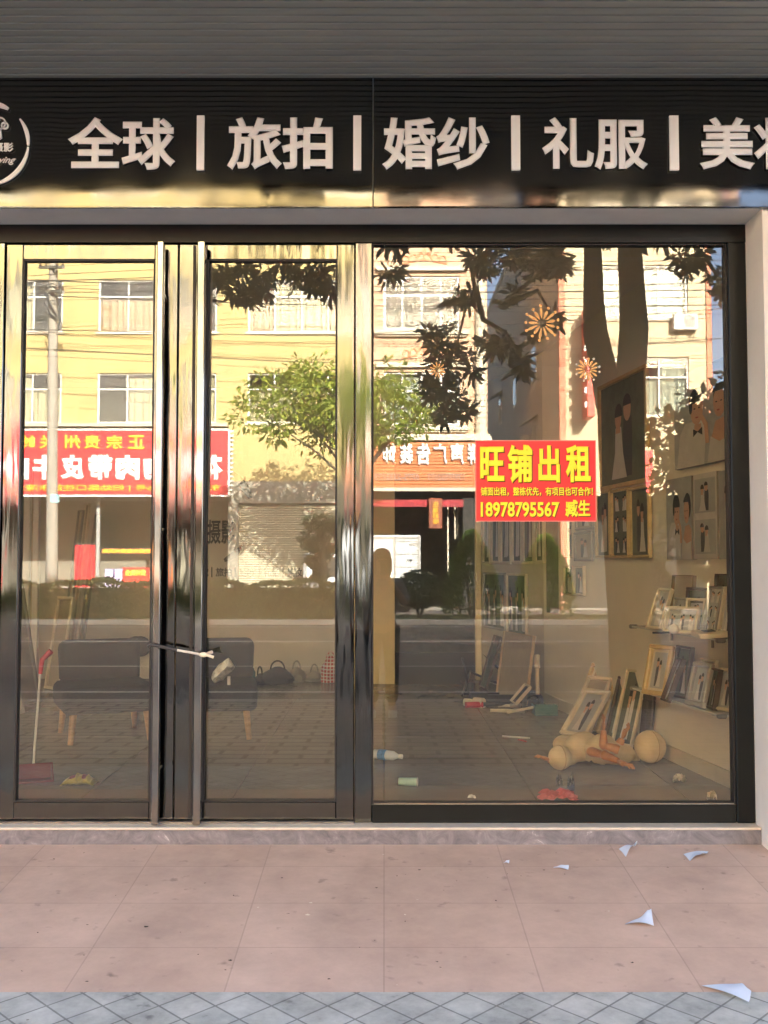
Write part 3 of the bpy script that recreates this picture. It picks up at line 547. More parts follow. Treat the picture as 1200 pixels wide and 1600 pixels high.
# glass shelves
M_shelf = mat('frosted_shelf_glass', (0.72, 0.75, 0.72), 0.12, var=.03); M_brk = mat('grey_metal_bracket', (0.3, 0.29, 0.26), 0.4, metal=0.5)
nW = uw.cross(Z)
ZL, ZU = 0.465, 0.85
for zz, d0, d1, lab in ((ZL, 0.32, 1.5, 'lower glass wall shelf carrying gold and grey frames'), (ZU, 0.32, 1.5, 'upper glass wall shelf crowded with photo frames')):
    dl = (WB - WA).normalized(); p = WA + dl * d0; q = WA + dl * d1; r = thing('glass_shelf', lab, 'shelf', (p + q) / 2 + Z * (zz - 0.01), 'glass shelves on the side wall')
    g = MB(); c = (p + q) / 2 + nW * 0.135 + Z * (zz - 0.005); g.obox(c, dl, nW, Z, (q - p).length, 0.262, 0.01); g.build('shelf_board', M_shelf, r)
    for t in (0.02, 0.6, 1.16):
        g = MB(); c = p + dl * t; g.obox(c + nW * 0.03 + Z * (zz - 0.018), nW, dl, Z, 0.06, 0.02, 0.014, 0, 0.003); g.obox(c + nW * 0.006 + Z * (zz - 0.05), nW, dl, Z, 0.008, 0.02, 0.09); g.build('bracket', M_brk, r)
    g = MB(); g.obox(p + nW * 0.25 + Z * (zz - 0.006), nW, dl, Z, 0.05, 0.03, 0.026, 0, 0.006); g.obox(q + nW * 0.25 + Z * (zz - 0.006), nW, dl, Z, 0.05, 0.03, 0.026, 0, 0.006); g.build('corner_cap', M_brk, r)
lean('picture_frame', 'gold framed picture of a dancing bride on the far end of the lower shelf', (1006, 1067), 1.12, (1043, 1074), 0.97, (1015, 1007), 0.06, ZL, 'pair', fm=M_gold, fw=0.026, mount=0.015)
lean('picture_frame', 'tilted dark framed print leaning against the gold frame on the lower shelf', (1038, 1078), 0.8, (1048, 1086), 0.7, (1058, 1028), 0.06, ZL, 'pair', fm=M_brown, fw=0.012)
lean('picture_frame', 'dark framed print standing at the back of the lower shelf against wall', (1054, 1074), 1.0, (1078, 1078), 0.86, (1058, 1008), 0.04, ZL, 'pair', fm=M_brown, fw=0.014, bg=6)
lean('picture_frame', 'grey framed bride and groom print at the middle of the lower shelf', (1075, 1090), 0.66, (1104, 1098), 0.5, (1082, 1033), 0.06, ZL, 'pair', fm=M_greyf, fw=0.026)
lean('picture_frame', 'dark print seen steeply from the side on the lower shelf', (1107, 1092), 0.55, (1121, 1096), 0.42, (1112, 1042), 0.05, ZL, 'pair', fm=M_brown, fw=0.012, bg=6)
lean('picture_frame', 'pale framed print at the near end of the lower shelf by glass', (1117, 1100), 0.46, (1146, 1106), 0.36, (1124, 1044), 0.05, ZL, 'pair', fm=M_cream, fw=0.018)
lean('hardboard_panel', 'plain brown hardboard back standing at the rear of the upper shelf', (1050, 960), 1.1, (1083, 962), 0.94, (1053, 899), 0.03, ZU, '', cat='board', fw=0.004, fm=M_backb, bg=5)
lean('picture_frame', 'slanting cream framed print at the far end of the upper shelf', (1013, 977), 1.06, (1036, 980), 0.96, (1030, 921), 0.06, ZU, 'pair', fm=M_cream, fw=0.014)
lean('picture_frame', 'small brown topped frame behind others at the middle of the upper shelf', (1072, 960), 0.86, (1105, 962), 0.74, (1073, 918), 0.03, ZU, 'pair', fm=M_brown, fw=0.016, bg=6)
lean('picture_frame', 'small cream frame with dark print at the middle of the upper shelf', (1072, 975), 0.76, (1102, 978), 0.66, (1074, 935), 0.03, ZU, 'two', fm=M_cream, fw=0.014, bg=6)
lean('picture_frame', 'low wide cream frame of three pictures at the front of the upper shelf', (1038, 985), 0.72, (1090, 988), 0.58, (1045, 949), 0.04, ZU, 'row', fm=M_cream, fw=0.016)
lean('picture_frame', 'tall slanting grey frame of a couple on the right of the upper shelf', (1098, 992), 0.56, (1121, 996), 0.46, (1108, 917), 0.05, ZU, 'six', fm=M_greyf, fw=0.012)
lean('picture_frame', 'tall cream edged frame nearest the glass on the upper shelf', (1124, 996), 0.46, (1146, 1000), 0.38, (1131, 918), 0.05, ZU, 'pair', fm=M_cream, fw=0.012)
lean('picture_frame', 'dark green picture highest at the back of the upper shelf', (1118, 960), 0.66, (1146, 962), 0.52, (1119, 897), 0.03, ZU, 'pair', fm=M_brown, fw=0.008, bg=6)
lean('picture_frame', 'cream framed group picture leaning second from the front in the floor stack', (884, 1145), 2.52, (922, 1152), 2.36, (920, 1058), 0.2, 0.004, 'row', fm=M_cream, fw=0.024, bg=5)
lean('picture_frame', 'brown framed dark print between the slim gold frame and tall wedding print', (946, 1155), 2.3, (970, 1158), 2.2, (972, 1058), 0.1, 0.004, 'pair', fm=M_brown, fw=0.02, bg=6)
lean('picture_frame', 'small pale frame tucked behind the grey frame on the lower shelf', (1092, 1085), 0.74, (1116, 1089), 0.62, (1096, 1028), 0.04, ZL, 'pair', fm=M_cream, fw=0.014, bg=5)
lean('picture_frame', 'small grey frame peeping over the three picture frame on the upper shelf', (1052, 975), 0.86, (1072, 977), 0.76, (1056, 934), 0.03, ZU, 'pair', fm=M_greyf, fw=0.012)
# small things on the upper shelf
o_ = V((P(1052, 985, 0.62).x, 0.62, ZU + 0.001)); r = thing('white_scoop', 'small white oval scoop tipped up at the front of the upper shelf', 'scoop', o_)
g = MB(); g.ell(o_ + Z * 0.03, (0.03, 0.012, 0.026), 0, 14, 8, (X, Y_, Z)); g.build('bowl', M_white, r, True); g = MB(); g.tube([o_ + V((-.02, 0, .012)), o_ + V((-.1, .05, .007))], 0.006, 8); g.build('handle', M_dark, r, True)
o_ = V((P(1110, 996, 0.42).x, 0.42, ZU + 0.001)); r = thing('desk_phone', 'cream handset box with grey screen lying at the near end of upper shelf', 'device', o_)
g = MB(); g.obox(o_ + V((0, 0, .018)), V((1, .1, .06)), V((-.1, 1, .1)), V((-.06, -.1, 1)), 0.17, 0.13, 0.028, 0, 0.006); g.build('body', M_cream, r)
g = MB(); g.obox(o_ + V((-.01, 0, .034)), V((1, .1, .06)), V((-.1, 1, .1)), V((-.06, -.1, 1)), 0.06, 0.05, 0.004); g.build('screen', M_dark, r)
g = MB()
for i in range(3): g.obox(o_ + V((.05, -.03 + .03 * i, .037)), V((1, .1, .06)), V((-.1, 1, .1)), V((-.06, -.1, 1)), 0.018, 0.014, 0.006, 0, 0.002)
g.build('keypad', M_greyf, r)
# --- mannequins on the floor
M_fab = mat('cream_jersey_fabric', (0.68, 0.54, 0.33), 0.85, var=0.07, scale=9, bump=0.15, bscale=300); M_arm = mat('varnished_orange_wood', (0.5, 0.2, 0.045), 0.35, var=0.2, scale=6, stretch=(3, 3, 3))
def on_floor(px, py, r): p = F(px, py); return V((p.x, p.y, r + 0.004))
def form(name, label, pts, seams=None):        # pts: (px, py of floor contact, radius) along the axis
    ce = [on_floor(a, b, r) for a, b, r in pts]; rr = [p[2] for p in pts]; root = thing(name, label, 'mannequin', (ce[0].x, ce[0].y, 0)); return root, ce, rr
def smooth_chain(ce, rr, n=6):
    a, b = [], []
    for i in range(len(ce) - 1):
        for k in range(n):
            t = k / n; s = t * t * (3 - 2 * t); a.append(ce[i].lerp(ce[i + 1], t)); b.append(rr[i] * (1 - s) + rr[i + 1] * s)
    return a + [ce[-1]], b + [rr[-1]]
root, ce, rr = form('dress_form', 'cream dress form lying with its big round head against the skirting', [(916, 1194, 0.02), (924, 1194, 0.075), (942, 1196, 0.095), (960, 1196, 0.07), (975, 1194, 0.062), (988, 1190, 0.034), (999, 1190, 0.032)])
a, b = smooth_chain(ce, rr); g = MB(); g.tube(a, b, 18); g.build('torso', M_fab, root, True, 70)
hc = on_floor(1016, 1193, 0.1); g = MB(); g.ell(hc, (0.098, 0.1, 0.1), 0, 20, 12); g.build('head', M_fab, root, True, 70); g = MB(); rh = max((p - hc).length for p in [hc + V((0, 0, .0))]) or .0; rq = (hc.z - .003); g.tube([hc + V((math.cos(t * .3142) * rq * .35, math.cos(t * .3142) * rq * -.94, math.sin(t * .3142) * rq)) for t in range(21)], .0022, 5); g.build('seam', mat('tan_stitching', (.4, .29, .17), .9), root, True)
root, ce, rr = form('dress_form', 'cream dress form lying in front with small ball head towards the door', [(884, 1200, 0.03), (893, 1196, 0.05), (903, 1192, 0.088), (914, 1190, 0.092), (924, 1186, 0.07), (930, 1184, 0.02)])
a, b = smooth_chain(ce, rr); g = MB(); g.tube(a, b, 18); g.build('torso', M_fab, root, True, 70)
hc = on_floor(875, 1204, 0.072); g = MB(); g.ell(hc, (0.071, 0.071, 0.072), 0, 18, 12); g.build('head', M_fab, root, True, 70); g = MB(); rh = max((p - hc).length for p in [hc + V((0, 0, .0))]) or .0; rq = (hc.z - .003); g.tube([hc + V((math.cos(t * .3142) * rq * .35, math.cos(t * .3142) * rq * -.94, math.sin(t * .3142) * rq)) for t in range(21)], .0022, 5); g.build('seam', mat('tan_stitching', (.4, .29, .17), .9), root, True)
o_ = on_floor(884, 1178, 0.06); r = thing('padded_cushion', 'cream padded stump lying behind the small ball head', 'cushion', (o_.x, o_.y, 0)); g = MB(); g.ell(o_, (0.085, 0.06, 0.06), 0, 16, 10); g.build('cover', M_fab, r, True, 70)
def hand(g, p, d, up, s=1.0):
    d = d.normalized(); side = d.cross(up).normalized(); up = side.cross(d).normalized()
    g.ell(p + d * 0.035 * s, (0.04 * s, 0.03 * s, 0.015 * s), 0, 10, 7, (d, side, up))
    for i, L in enumerate((0.055, 0.065, 0.06, 0.045)):
        b0 = p + d * 0.066 * s + side * ((i - 1.5) * 0.015 * s); b1 = b0 + d * L * 0.5 * s + up * 0.006 * s; b2 = b1 + d * L * 0.4 * s - up * 0.016 * s; g.tube([b0 - d * 0.01 * s, b0, b1, b2], [0.007 * s, 0.0075 * s, 0.0065 * s, 0.005 * s], 7)
    b0 = p + d * 0.02 * s + side * 0.026 * s; g.tube([b0, b0 + (d + side * 0.9) * 0.022 * s, b0 + (d * 1.9 + side * 1.0) * 0.026 * s], [0.009 * s, 0.008 * s, 0.006 * s], 7)
def arm(label, pts, up=Z, s=0.85):
    root = thing('mannequin_arm', label, 'mannequin arm', (pts[0].x, pts[0].y, 0), 'wooden mannequin arms')
    g = MB(); k = len(pts) - 1; a, b = [], []
    for i in range(k):
        for t in (0, .15, .5, .85): a.append(pts[i].lerp(pts[i + 1], t)); b.append((0.026, 0.03, 0.026, 0.021)[int(t * 4 + .5) % 4 if t < .8 else 3] * (1 - 0.25 * i / max(1, k)))
    a.append(pts[-1]); b.append(0.017); g.tube(a, b, 12); g.build('arm', M_arm, root, True)
    if k > 1: g = MB(); g.ell(pts[1], (0.028, 0.028, 0.028), 0, 12, 8); g.build('elbow_joint', M_arm, root, True)
    g = MB(); hand(g, pts[-1], pts[-1] - pts[-2], up, s); g.build('hand', M_arm, root, True); return root
arm('orange wooden arm lying foremost across the floor, hand to the right', [P(922, 1174, 1.2), P(945, 1180, 1.06), P(966, 1189, 1.0)])
arm('orange wooden arm with forearm standing up between the dress forms', [P(967, 1172, 1.22), P(943, 1164, 1.24), P(943, 1142, 1.28)], X)
arm('short orange wooden arm raising its hand before the tall wedding print', [P(966, 1166, 1.36), P(972, 1154, 1.36)], X)
arm('orange wooden hand poking out left of the small ball head', [P(868, 1190, 1.22), P(858, 1187, 1.2)])

# --- litter on the floor by the window
def lying(name, label, cat, px, py): p = F(px, py); return thing(name, label, cat, (p.x, p.y, 0.0)), p
r, p = lying('water_bottle', 'clear water bottle with blue label lying beside the door mullion', 'bottle', 585, 1186)
d_b = (F(622, 1190) - p).normalized(); q = p + Z * 0.033
g = MB(); g.lathe(q, d_b, [(0, .02), (.004, .03), (.05, .031), (.055, .029), (.1, .031), (.14, .029), (.165, .016), (.18, .012)], 16); g.build('bottle_body', mat('clear_pet', (0.6, 0.68, 0.72), 0.1, var=0.1, spec=0.8), r, True)
g = MB(); g.lathe(q, d_b, [(.035, .0318), (.036, .0325), (.089, .0325), (.09, .0318)], 16); g.build('paper_label', mat('blue_label', (0.08, 0.25, 0.55), 0.4, var=0.4, scale=40), r, True); g = MB(); g.lathe(q, d_b, [(.179, .013), (.18, .015), (.2, .015), (.201, .013)], 12); g.build('cap', M_white, r, True)
r, p = lying('paper_cup', 'mint green paper cup lying on its side near the window', 'cup', 623, 1227)
g = MB(); g.lathe(p + Z * 0.022, (F(650, 1228) - p), [(0, .019), (.002, .0205), (.05, .022), (.1, .0235), (.102, .022)], 18); g.build('cup_wall', mat('mint_paper', (0.5, 0.72, 0.6), 0.6, var=0.08), r, True)
g = MB(); g.lathe(p + Z * 0.022, (F(650, 1228) - p), [(.1025, .0235), (.104, .0245), (.107, .0245), (.108, .0232)], 18); g.build('rim', M_white, r, True)
def crumple(name, label, cat, cx, cy, wpx, hpx, m, hgt=0.03, seed=1, z=0.003, n=9, parts=True):
    rnd = random.Random(seed); a, b = F(cx - wpx / 2, cy + hpx / 2, z), F(cx + wpx / 2, cy + hpx / 2, z); c = F(cx - wpx / 2, cy - hpx / 2, z); g = MB(); grid = []
    for j in range(n + 1):
        row = []
        for i in range(n + 1):
            s, t = i / n, j / n; e = 1 - 0.35 * abs(2 * t - 1) * rnd.random(); ss = 0.5 + (s - 0.5) * e + rnd.uniform(-.03, .03); p = a + (b - a) * ss + (c - a) * (t + rnd.uniform(-.04, .04)); p.z = z + hgt * rnd.random() * (1 - (2 * s - 1) ** 4) ; row.append(p)
        grid.append(row)
    g.sheet(grid); g.sheet([[p + Z * 0.0012 for p in r] for r in grid]); return solo(g, name, m, label, cat)
crumple('crumpled_red_paper', 'crumpled pinkish red paper lying against the foot of the window', 'paper', 872, 1246, 66, 14, mat('faded_red_paper', (0.62, 0.1, 0.1), 0.6, var=0.15), 0.03, 3)
crumple('paper_scrap', 'yellowish paper scrap on the floor left of the skirting', 'paper scrap', 1062, 1219, 22, 8, M_cream, 0.03, 4)
crumple('paper_scrap', 'yellowish paper scrap in the corner by the window frame', 'paper scrap', 1112, 1246, 17, 8, M_cream, 0.03, 5)
crumple('foil_scrap', 'left one of two silver foil scraps before the ball head', 'foil', 874, 1224, 12, 14, mat('silver_foil', (0.5, 0.5, 0.5), 0.25, metal=0.8, var=0.4, scale=40), 0.04, 6)
crumple('foil_scrap', 'right one of two silver foil scraps before the ball head', 'foil', 892, 1226, 13, 16, MATS['silver_foil'], 0.05, 7)
crumple('tissue_scrap', 'white tissue scrap close behind the window glass', 'tissue', 737, 1246, 13, 3, M_white, 0.015, 8)
r, p = lying('pen', 'thin red and white pen on the floor in front of the dustpan', 'pen', 785, 1152)
g = MB(); g.tube([p + Z * .008, F(828, 1155) + Z * .008], .006, 8); g.build('barrel', M_white, r, True); g = MB(); q = F(810, 1157); g.tube([q + Z * .006, F(822, 1160) + Z * .006], .005, 8); g.build('cap', M_red, r, True)
# --- heap by the door post
r, p = lying('teal_dustpan', 'dark teal plastic dustpan on the floor at the foot of the wall', 'dustpan', 853, 1119)
M_teal = mat('dark_teal_plastic', (0.03, 0.14, 0.14), 0.35, var=0.15); a, b = F(836, 1119), F(872, 1119); wd = (b - a).length; fw_ = Y_
g = MB(); g.box(a.x, b.x, a.y, a.y + 0.2, 0.003, 0.01); g.box(a.x, a.x + .008, a.y + 0.008, a.y + .2, 0.0105, .075); g.box(b.x - .008, b.x, a.y + 0.008, a.y + .2, 0.0105, .075); g.box(a.x, b.x, a.y, a.y + .007, .0105, .095, bev=.002); g.build('pan', M_teal, r)
g = MB(); g.tube([(a.x + .01, a.y + .1, .06), (a.x - .22, a.y + .06, .02)], .011, 8); g.build('handle', M_cream, r, True)
def rod(name, label, cat, p0, p1, rad, m, capm=None, tip=None):
    a, b = V(p0), V(p1); r = thing(name, label, cat, (a.x, a.y, max(0, min(a.z, b.z) - rad))); g = MB(); g.tube([a, b], rad, 10); g.build('shaft', m, r, True)
    g = MB(); e = (b - a).normalized(); g.tube([b - e * .05, b + e * (tip or .04)], rad * 1.5, 10); g.build('end_cap', capm or M_dark, r, True); return r
def fz(px, py, z): p = F(px, py, z); return p
rod('white_stick', 'slim white stick standing upright against the wall beside the black coil', 'stick', P(840, 1085, 3.25), P(839, 1035, 3.35), .016, M_cream, M_cream, .06)
rod('white_rod', 'long white rod lying foremost on the floor before the dustpan', 'rod', fz(766, 1110, .015), fz(812, 1111, .015), .014, M_cream, M_greyf)
rod('white_rod', 'short white rod lying behind the foremost rod', 'rod', fz(778, 1102, .015), fz(806, 1103, .015), .012, M_cream, M_greyf)
rod('paper_roll', 'fat cream paper roll on the floor near the door post', 'roll', fz(726, 1097, .035), fz(749, 1099, .035), .033, M_cream, M_cream, .0)
rod('folded_umbrella', 'folded umbrella with red handle lying beside the paper roll', 'umbrella', fz(800, 1099, .03), fz(745, 1101, .03), .018, M_dark, M_red, .1)
rod('tripod', 'folded black light stand lying along the foot of the wall', 'light stand', fz(822, 1092, .05), fz(752, 1092, .06), .04, M_dark, M_dark, .1)
r, p = lying('backdrop_stand', 'collapsed black stand with thin legs spread beside the door post', 'stand', 735, 1082)
g = MB()
for q0, q1 in (((722, 1076, .3), (735, 1086, .02)), ((735, 1064, .1), (722, 1090, .02)), ((733, 1064, .1), (800, 1085, .05)), ((722, 1088, .02), (805, 1090, .04)), ((750, 1060, .3), (815, 1086, .04))): g.tube([fz(*q0[:2], 0) + Z * q0[2], fz(*q1[:2], 0) + Z * q1[2]], .012, 7)
g.build('legs', M_dark, r, True); g = MB(); g.lathe(fz(735, 1086, 0) + Z * .02, Z, [(0, .03), (.08, .035), (.1, .02)], 10); g.build('hub', M_dark, r, True)
lean('wooden_board', 'narrow dark wooden board leaning beside the cream door post', (752, 1072), 5.4, (762, 1074), 5.1, (768, 990), .25, .004, '', cat='board', fw=.004, fm=M_brown, bg=6)
lean('tan_panel', 'broad tan cardboard panel leaning against the rear side wall', (778, 1066), 4.6, (824, 1082), 3.9, (780, 984), .2, .004, '', cat='panel', fw=.004, fm=mat('cardboard', (0.5, 0.38, 0.24), .8, var=.1), bg=5)
lean('open_album', 'dark photo album standing open with pale page edge', (800, 1083), 3.75, (808, 1085), 3.55, (812, 1064), .3, .06, '', cat='album', fw=.012, fm=M_cream, bg=3)
o_ = fz(832, 1096, .09); r = thing('cable_coil', 'black coil of cable resting by the teal dustpan', 'cable', (o_.x, o_.y, 0)); g = MB()
for k in range(5):
    rr = .06 + .012 * (k % 3); g.tube([o_ + V((math.cos(t * .42) * rr, (k - 2) * .022 + .008 * math.sin(t), math.sin(t * .42) * rr + .0)) for t in range(16)], .011, 7)
g.build('coil', M_dark, r, True)

# --- lounge chairs
M_chair = mat('charcoal_upholstery', (0.045, 0.042, 0.042), 0.95, var=0.15, scale=50, bump=0.4, bscale=250)
def pillow_box(g, x0, x1, y0, y1, z0, z1, rb):
    rings = []
    for k in range(7):
        a = -math.pi / 2 + math.pi * k / 6; ins = rb * (1 - math.cos(a)); z = (z0 + rb + rb * math.sin(a)) if a < 0 else (z1 - rb + rb * math.sin(a)); ring = []
        for cx, cyy, a0 in ((x1 - rb, y1 - rb, 0), (x0 + rb, y1 - rb, 90), (x0 + rb, y0 + rb, 180), (x1 - rb, y0 + rb, 270)):
            for i in range(5): t = R(a0 + 90 * i / 4); q = max(rb - ins, .001); ring.append((cx + q * math.cos(t), cyy + q * math.sin(t), z))
        rings.append(ring)
    g.loft(rings, True)
def chair(label, loc, rz, sw):
    r = thing('lounge_chair', label, 'chair', (0, 0, 0), 'charcoal lounge chairs inside the shop')
    g = MB(); pillow_box(g, -sw / 2, sw / 2, -.36, .3, .2, .385, .055); g.build('seat', M_chair, r, True, 80)
    g = MB(); rings = []
    pillow_box(g, -sw / 2 + .04, sw / 2 - .02, .2, .34, .36, .67, .06)
    for p in g.v: p.y += max(0, p.z - .36) * .18
    b_ = g.build('backrest', M_chair, r, True, 80)
    for sx in (-1, 1):
        for sy in (-1, 1):
            g = MB(); x, y = sx * (sw / 2 - .08), (-.29 if sy < 0 else .24); g.tube([(x, y, .205), (x + sx * .02, y + sy * .02, .0)], [.026, .018], 10); g.build('leg', M_wood, r, True)
    r.location = loc; r.rotation_euler = (0, 0, rz); return r
chair('charcoal lounge chair standing behind the left glass door', (-2.02, 2.45, 0), R(24), .66)
chair('charcoal lounge chair behind the handles with silver bag on its seat', (-1.24, 2.55, 0), R(8), .62)
o_ = V((-1.16, 2.3, .386)); r = thing('silver_bag', 'crumpled silver and white bag lying on the right lounge chair', 'bag', o_)
g = MB(); rnd = random.Random(4); rings = []
for k in range(7):
    t = k / 6; c = o_ + V((-.05 + .13 * t, 0, .03 + .12 * t)); w_ = .03 + .022 * math.sin(t * 2.6); rings.append([c + V((-.5 * w_ * math.sin(a), .03 * math.cos(a), .8 * w_ * math.sin(a))) * rnd.uniform(.75, 1.2) for a in [2 * math.pi * i / 12 for i in range(12)]])
g.loft(rings, True); g.build('bag_body', mat('silver_and_white_film', (0.6, 0.57, 0.5), 0.3, metal=.4, var=.5, scale=30), r, True, 25); g = MB(); g.box(o_.x + .06, o_.x + .08, o_.y - .06, o_.y - .05, o_.z + .0, o_.z + .06); g.build('tab', M_white, r)
# --- left corner: long handled dustpan, snack packet, panels
r, p = lying('lobby_dustpan', 'dark red long handled dustpan standing behind the left door', 'dustpan', 55, 1226)
a, b = F(24, 1227), F(84, 1222); M_dred = mat('dark_red_plastic', (0.2, 0.008, 0.02), 0.35, var=0.1); dx = (b - a); dp = V((-dx.y, dx.x, 0)).normalized() * .12
g = MB(); nrm_ = dp.normalized(); pts = [a, b, b + dp, a + dp]
g.loft([[q + Z * .003 for q in pts], [q + Z * .012 for q in pts]], True)
g.loft([[a + dp * .75, b + dp * .75, b + dp, a + dp], [a + dp * .6 + Z * .1, b + dp * .6 + Z * .1, b + dp * .98 + Z * .09, a + dp * .98 + Z * .09]], True)
for q in (a, b): g.loft([[q + Z * .0125, q + dx.normalized() * (.008 if q is a else -.008) + Z * .0125, q + dx.normalized() * (.008 if q is a else -.008) + dp * .7 + Z * .0125, q + dp * .7 + Z * .0125], [q + Z * .03, q + dx.normalized() * (.008 if q is a else -.008) + Z * .03, q + dx.normalized() * (.008 if q is a else -.008) + dp * .62 + Z * .095, q + dp * .62 + Z * .095]], True)
g.build('pan', M_dred, r); c0 = (a + b) / 2 + dp * .8 + Z * .09; tp = P(63, 1050, c0.y); g = MB(); g.tube([c0, V((tp.x, c0.y, tp.z))], .007, 10); g.build('shaft', M_white, r, True)
g = MB(); g.tube([V((tp.x, c0.y, tp.z - .01)), V((tp.x + .01, c0.y, tp.z + .07)), V((tp.x + .06, c0.y, tp.z + .12))], [.012, .014, .018], 10); g.build('grip', M_red, r, True)
r, p = lying('snack_packet', 'yellow and red snack packet lying next to the red dustpan', 'packet', 118, 1229)
a, b = F(93, 1230), F(144, 1230); rnd = random.Random(9); g = MB(); rings = []; n = 16
for k in range(n + 1):
    t = k / n; f_ = min(1, 3.2 * t, 3.2 * (1 - t)) ** .6; c = a.lerp(b, t) + V((0, .06 + rnd.uniform(-.006, .006), 0)); hw, hh = .045 + .012 * (1 - f_), .004 + .026 * f_ * rnd.uniform(.75, 1.15); rings.append([c + V((0, math.cos(q) * hw, hh + .003 + math.sin(q) * hh * rnd.uniform(.85, 1.1))) for q in [2 * math.pi * m_ / 12 for m_ in range(12)]])
g.loft(rings, True); k12 = len(g.f)
for m_ in range(n): 
    for q in range(12): g.mi[m_ * 12 + q] = 1 if (3 <= m_ <= 6 or 10 <= m_ <= 11) and q < 5 else 0
g.build('packet_body', [mat('yellow_foil', (0.72, 0.55, 0.04), .3, var=.15, scale=20), mat('red_brown_print', (.35, .06, .03), .4, var=.4, scale=60)], r, True, 20)
for x0, x1, Y0, lab in ((-16, 26, 3.2, 'tall pale panel standing at the far left behind the door'), (26, 50, 3.9, 'narrow pale panel leaning behind the long handled dustpan')):
    lean('pale_panel', lab, (x0, 1140), Y0, (x1 + 10, 1130), Y0 + .3, (x0 + 4, 900), .35, .004, '', cat='panel', fw=.03, fm=M_greyf, bg=5)
a = P(84, 950, 5.9)
lean('picture_frame', 'empty pale frame slanting behind the dustpan shaft', (72, 1080), 5.2, (96, 1082), 5.0, (48, 930), .5, .004, '', cat='picture', fw=.03, fm=M_cream, bg=5)
for i, (bx, tx, yt, lab) in enumerate(((92, 84, 800, 'dark plank leaning on the back wall, leftmost of the leaning planks'), (104, 92, 790, 'pale edged plank leaning on the back wall in the middle'), (117, 112, 805, 'dark plank leaning on the back wall, rightmost of the leaning planks'))):
    lean('plank', lab, (bx, 1050), 5.5, (bx + 8, 1051), 5.45, (tx, yt), .45, .004, '', cat='plank', fw=.012, fm=(M_greyf, M_cream, M_greyf)[i], bg=5)
r = thing('dark_bag', 'dark cloth bag hanging on the back wall above the chairs', 'bag', P(219, 1024, 6.0)); o_ = P(219, 1010, 6.02); g = MB(); g.ell(o_, (.12, .04, .11), 0, 14, 9); g.ell(o_ + V((-.04, -.01, .05)), (.1, .035, .06), 0, 12, 8); g.build('bag_body', M_dark, r, True, 70)
g = MB(); g.tube([P(190, 1045, 5.9), P(205, 1052, 5.95), P(222, 1062, 6.0), P(238, 1066, 6.0)], .014, 7); g.build('strap', M_dark, r, True)
# --- bags and bottles along the back wall
M_fabk = mat('black_bag_cloth', (0.025, 0.027, 0.03), .8, var=.3, scale=15); M_fgrey = mat('grey_bag_cloth', (0.36, 0.34, 0.3), .85, var=.15)
def bag(label, px, py, w_, h_, m, seed, name='cloth_bag', cat='bag'):
    rnd = random.Random(seed); p = F(px, py); r = thing(name, label, cat, (p.x, p.y, 0)); g = MB(); rings = []
    for k in range(7):
        t = k / 6; q = (.9, 1, .98, .9, .75, .5, .15)[k]; rings.append([V((p.x, p.y + .12, .003 + h_ * t)) + V((math.cos(a) * w_ / 2 * q, math.sin(a) * .13 * q, 0)) * rnd.uniform(.85, 1.12) for a in [2 * math.pi * i / 14 for i in range(14)]])
    g.loft(rings, True); g.build('bag_body', m, r, True, 35); g = MB(); c = V((p.x, p.y + .1, h_ * .85)); g.tube([c + V((math.cos(R(t)) * w_ * .2, 0, math.sin(R(t)) * .09)) for t in range(0, 181, 20)], .009, 6); g.build('handle', m, r, True); return r
bag('large black holdall slumped on the floor before the back wall', 432, 1070, .36, .17, M_fabk, 1); bag('smaller black pouch on the floor left of the holdall', 404, 1070, .12, .1, M_fabk, 2); bag('grey cloth bag on the floor right of the holdall', 462, 1067, .2, .15, M_fgrey, 3); bag('low grey sack on the floor left of the red checked bag', 490, 1066, .2, .1, M_fgrey, 4)
M_chk = grid_mat('red_white_check', (0.5, 0.06, 0.06), (0.6, 0.12, 0.11), (0.7, 0.6, 0.55), .035, .035, .006, 0, plane='xz', var=.1)
bag('red and white checked bag on the floor by the door stile', 516, 1068, .22, .27, M_chk, 5)
for px, m, h_, lab in ((380, M_fgrey, .15, 'pale bottle, leftmost of the bottles before the back wall'), (388, M_dark, .17, 'taller dark bottle in the middle of the bottles'), (395, mat('teal_glass', (.05, .12, .13), .2), .16, 'teal bottle, rightmost of the bottles before the back wall')):
    p = F(px, 1066); r = thing('bottle', lab, 'bottle', (p.x, p.y, 0), 'bottles before the back wall'); g = MB(); g.lathe(p + Z * .002, Z, [(0, .02), (.005, .028), (h_ * .65, .028), (h_ * .8, .012), (h_ * .92, .011)], 12); g.build('bottle_body', m, r, True); g = MB(); g.lathe(p + Z * h_ * .92, Z, [(0.0005, .014), (h_ * .09, .014)], 10); g.build('cap', M_white, r, True)
# --- painted logo on the back wall
logo = thing('wall_logo', 'dark painted ring logo and 旅拍 婚纱 lettering on the back wall', 'logo', P(350, 893, 6.07))
M_lg = mat('dark_wall_lettering', (0.05, 0.05, 0.045), .6, var=.1); BW = 6.076
def bt(t, x0, x1, y0, y1): a, b, c = P(x0, y1, BW), P(x1, y1, BW), P(x0, y0, BW); lettering(t, 'lettering', a, X, Z, b.x - a.x, c.z - a.z, M_lg, logo, .02, .003, 0)
bt('全球', 298, 326, 887, 901); bt('旅拍', 337, 362, 887, 901); bt('婚纱', 374, 398, 887, 901); bt('礼服', 412, 436, 887, 901); bt('美妆', 448, 472, 887, 901)
for x0 in (330, 366.5, 404, 441): a, b = P(x0, 902, BW), P(x0 + 2, 886, BW); g = MB(); g.box(a.x, b.x, BW - .004, BW, a.z, b.z); g.build('divider', M_lg, logo)
kx = 11.08 / 1600; em = MB(); o_ = P(318, 805, BW)
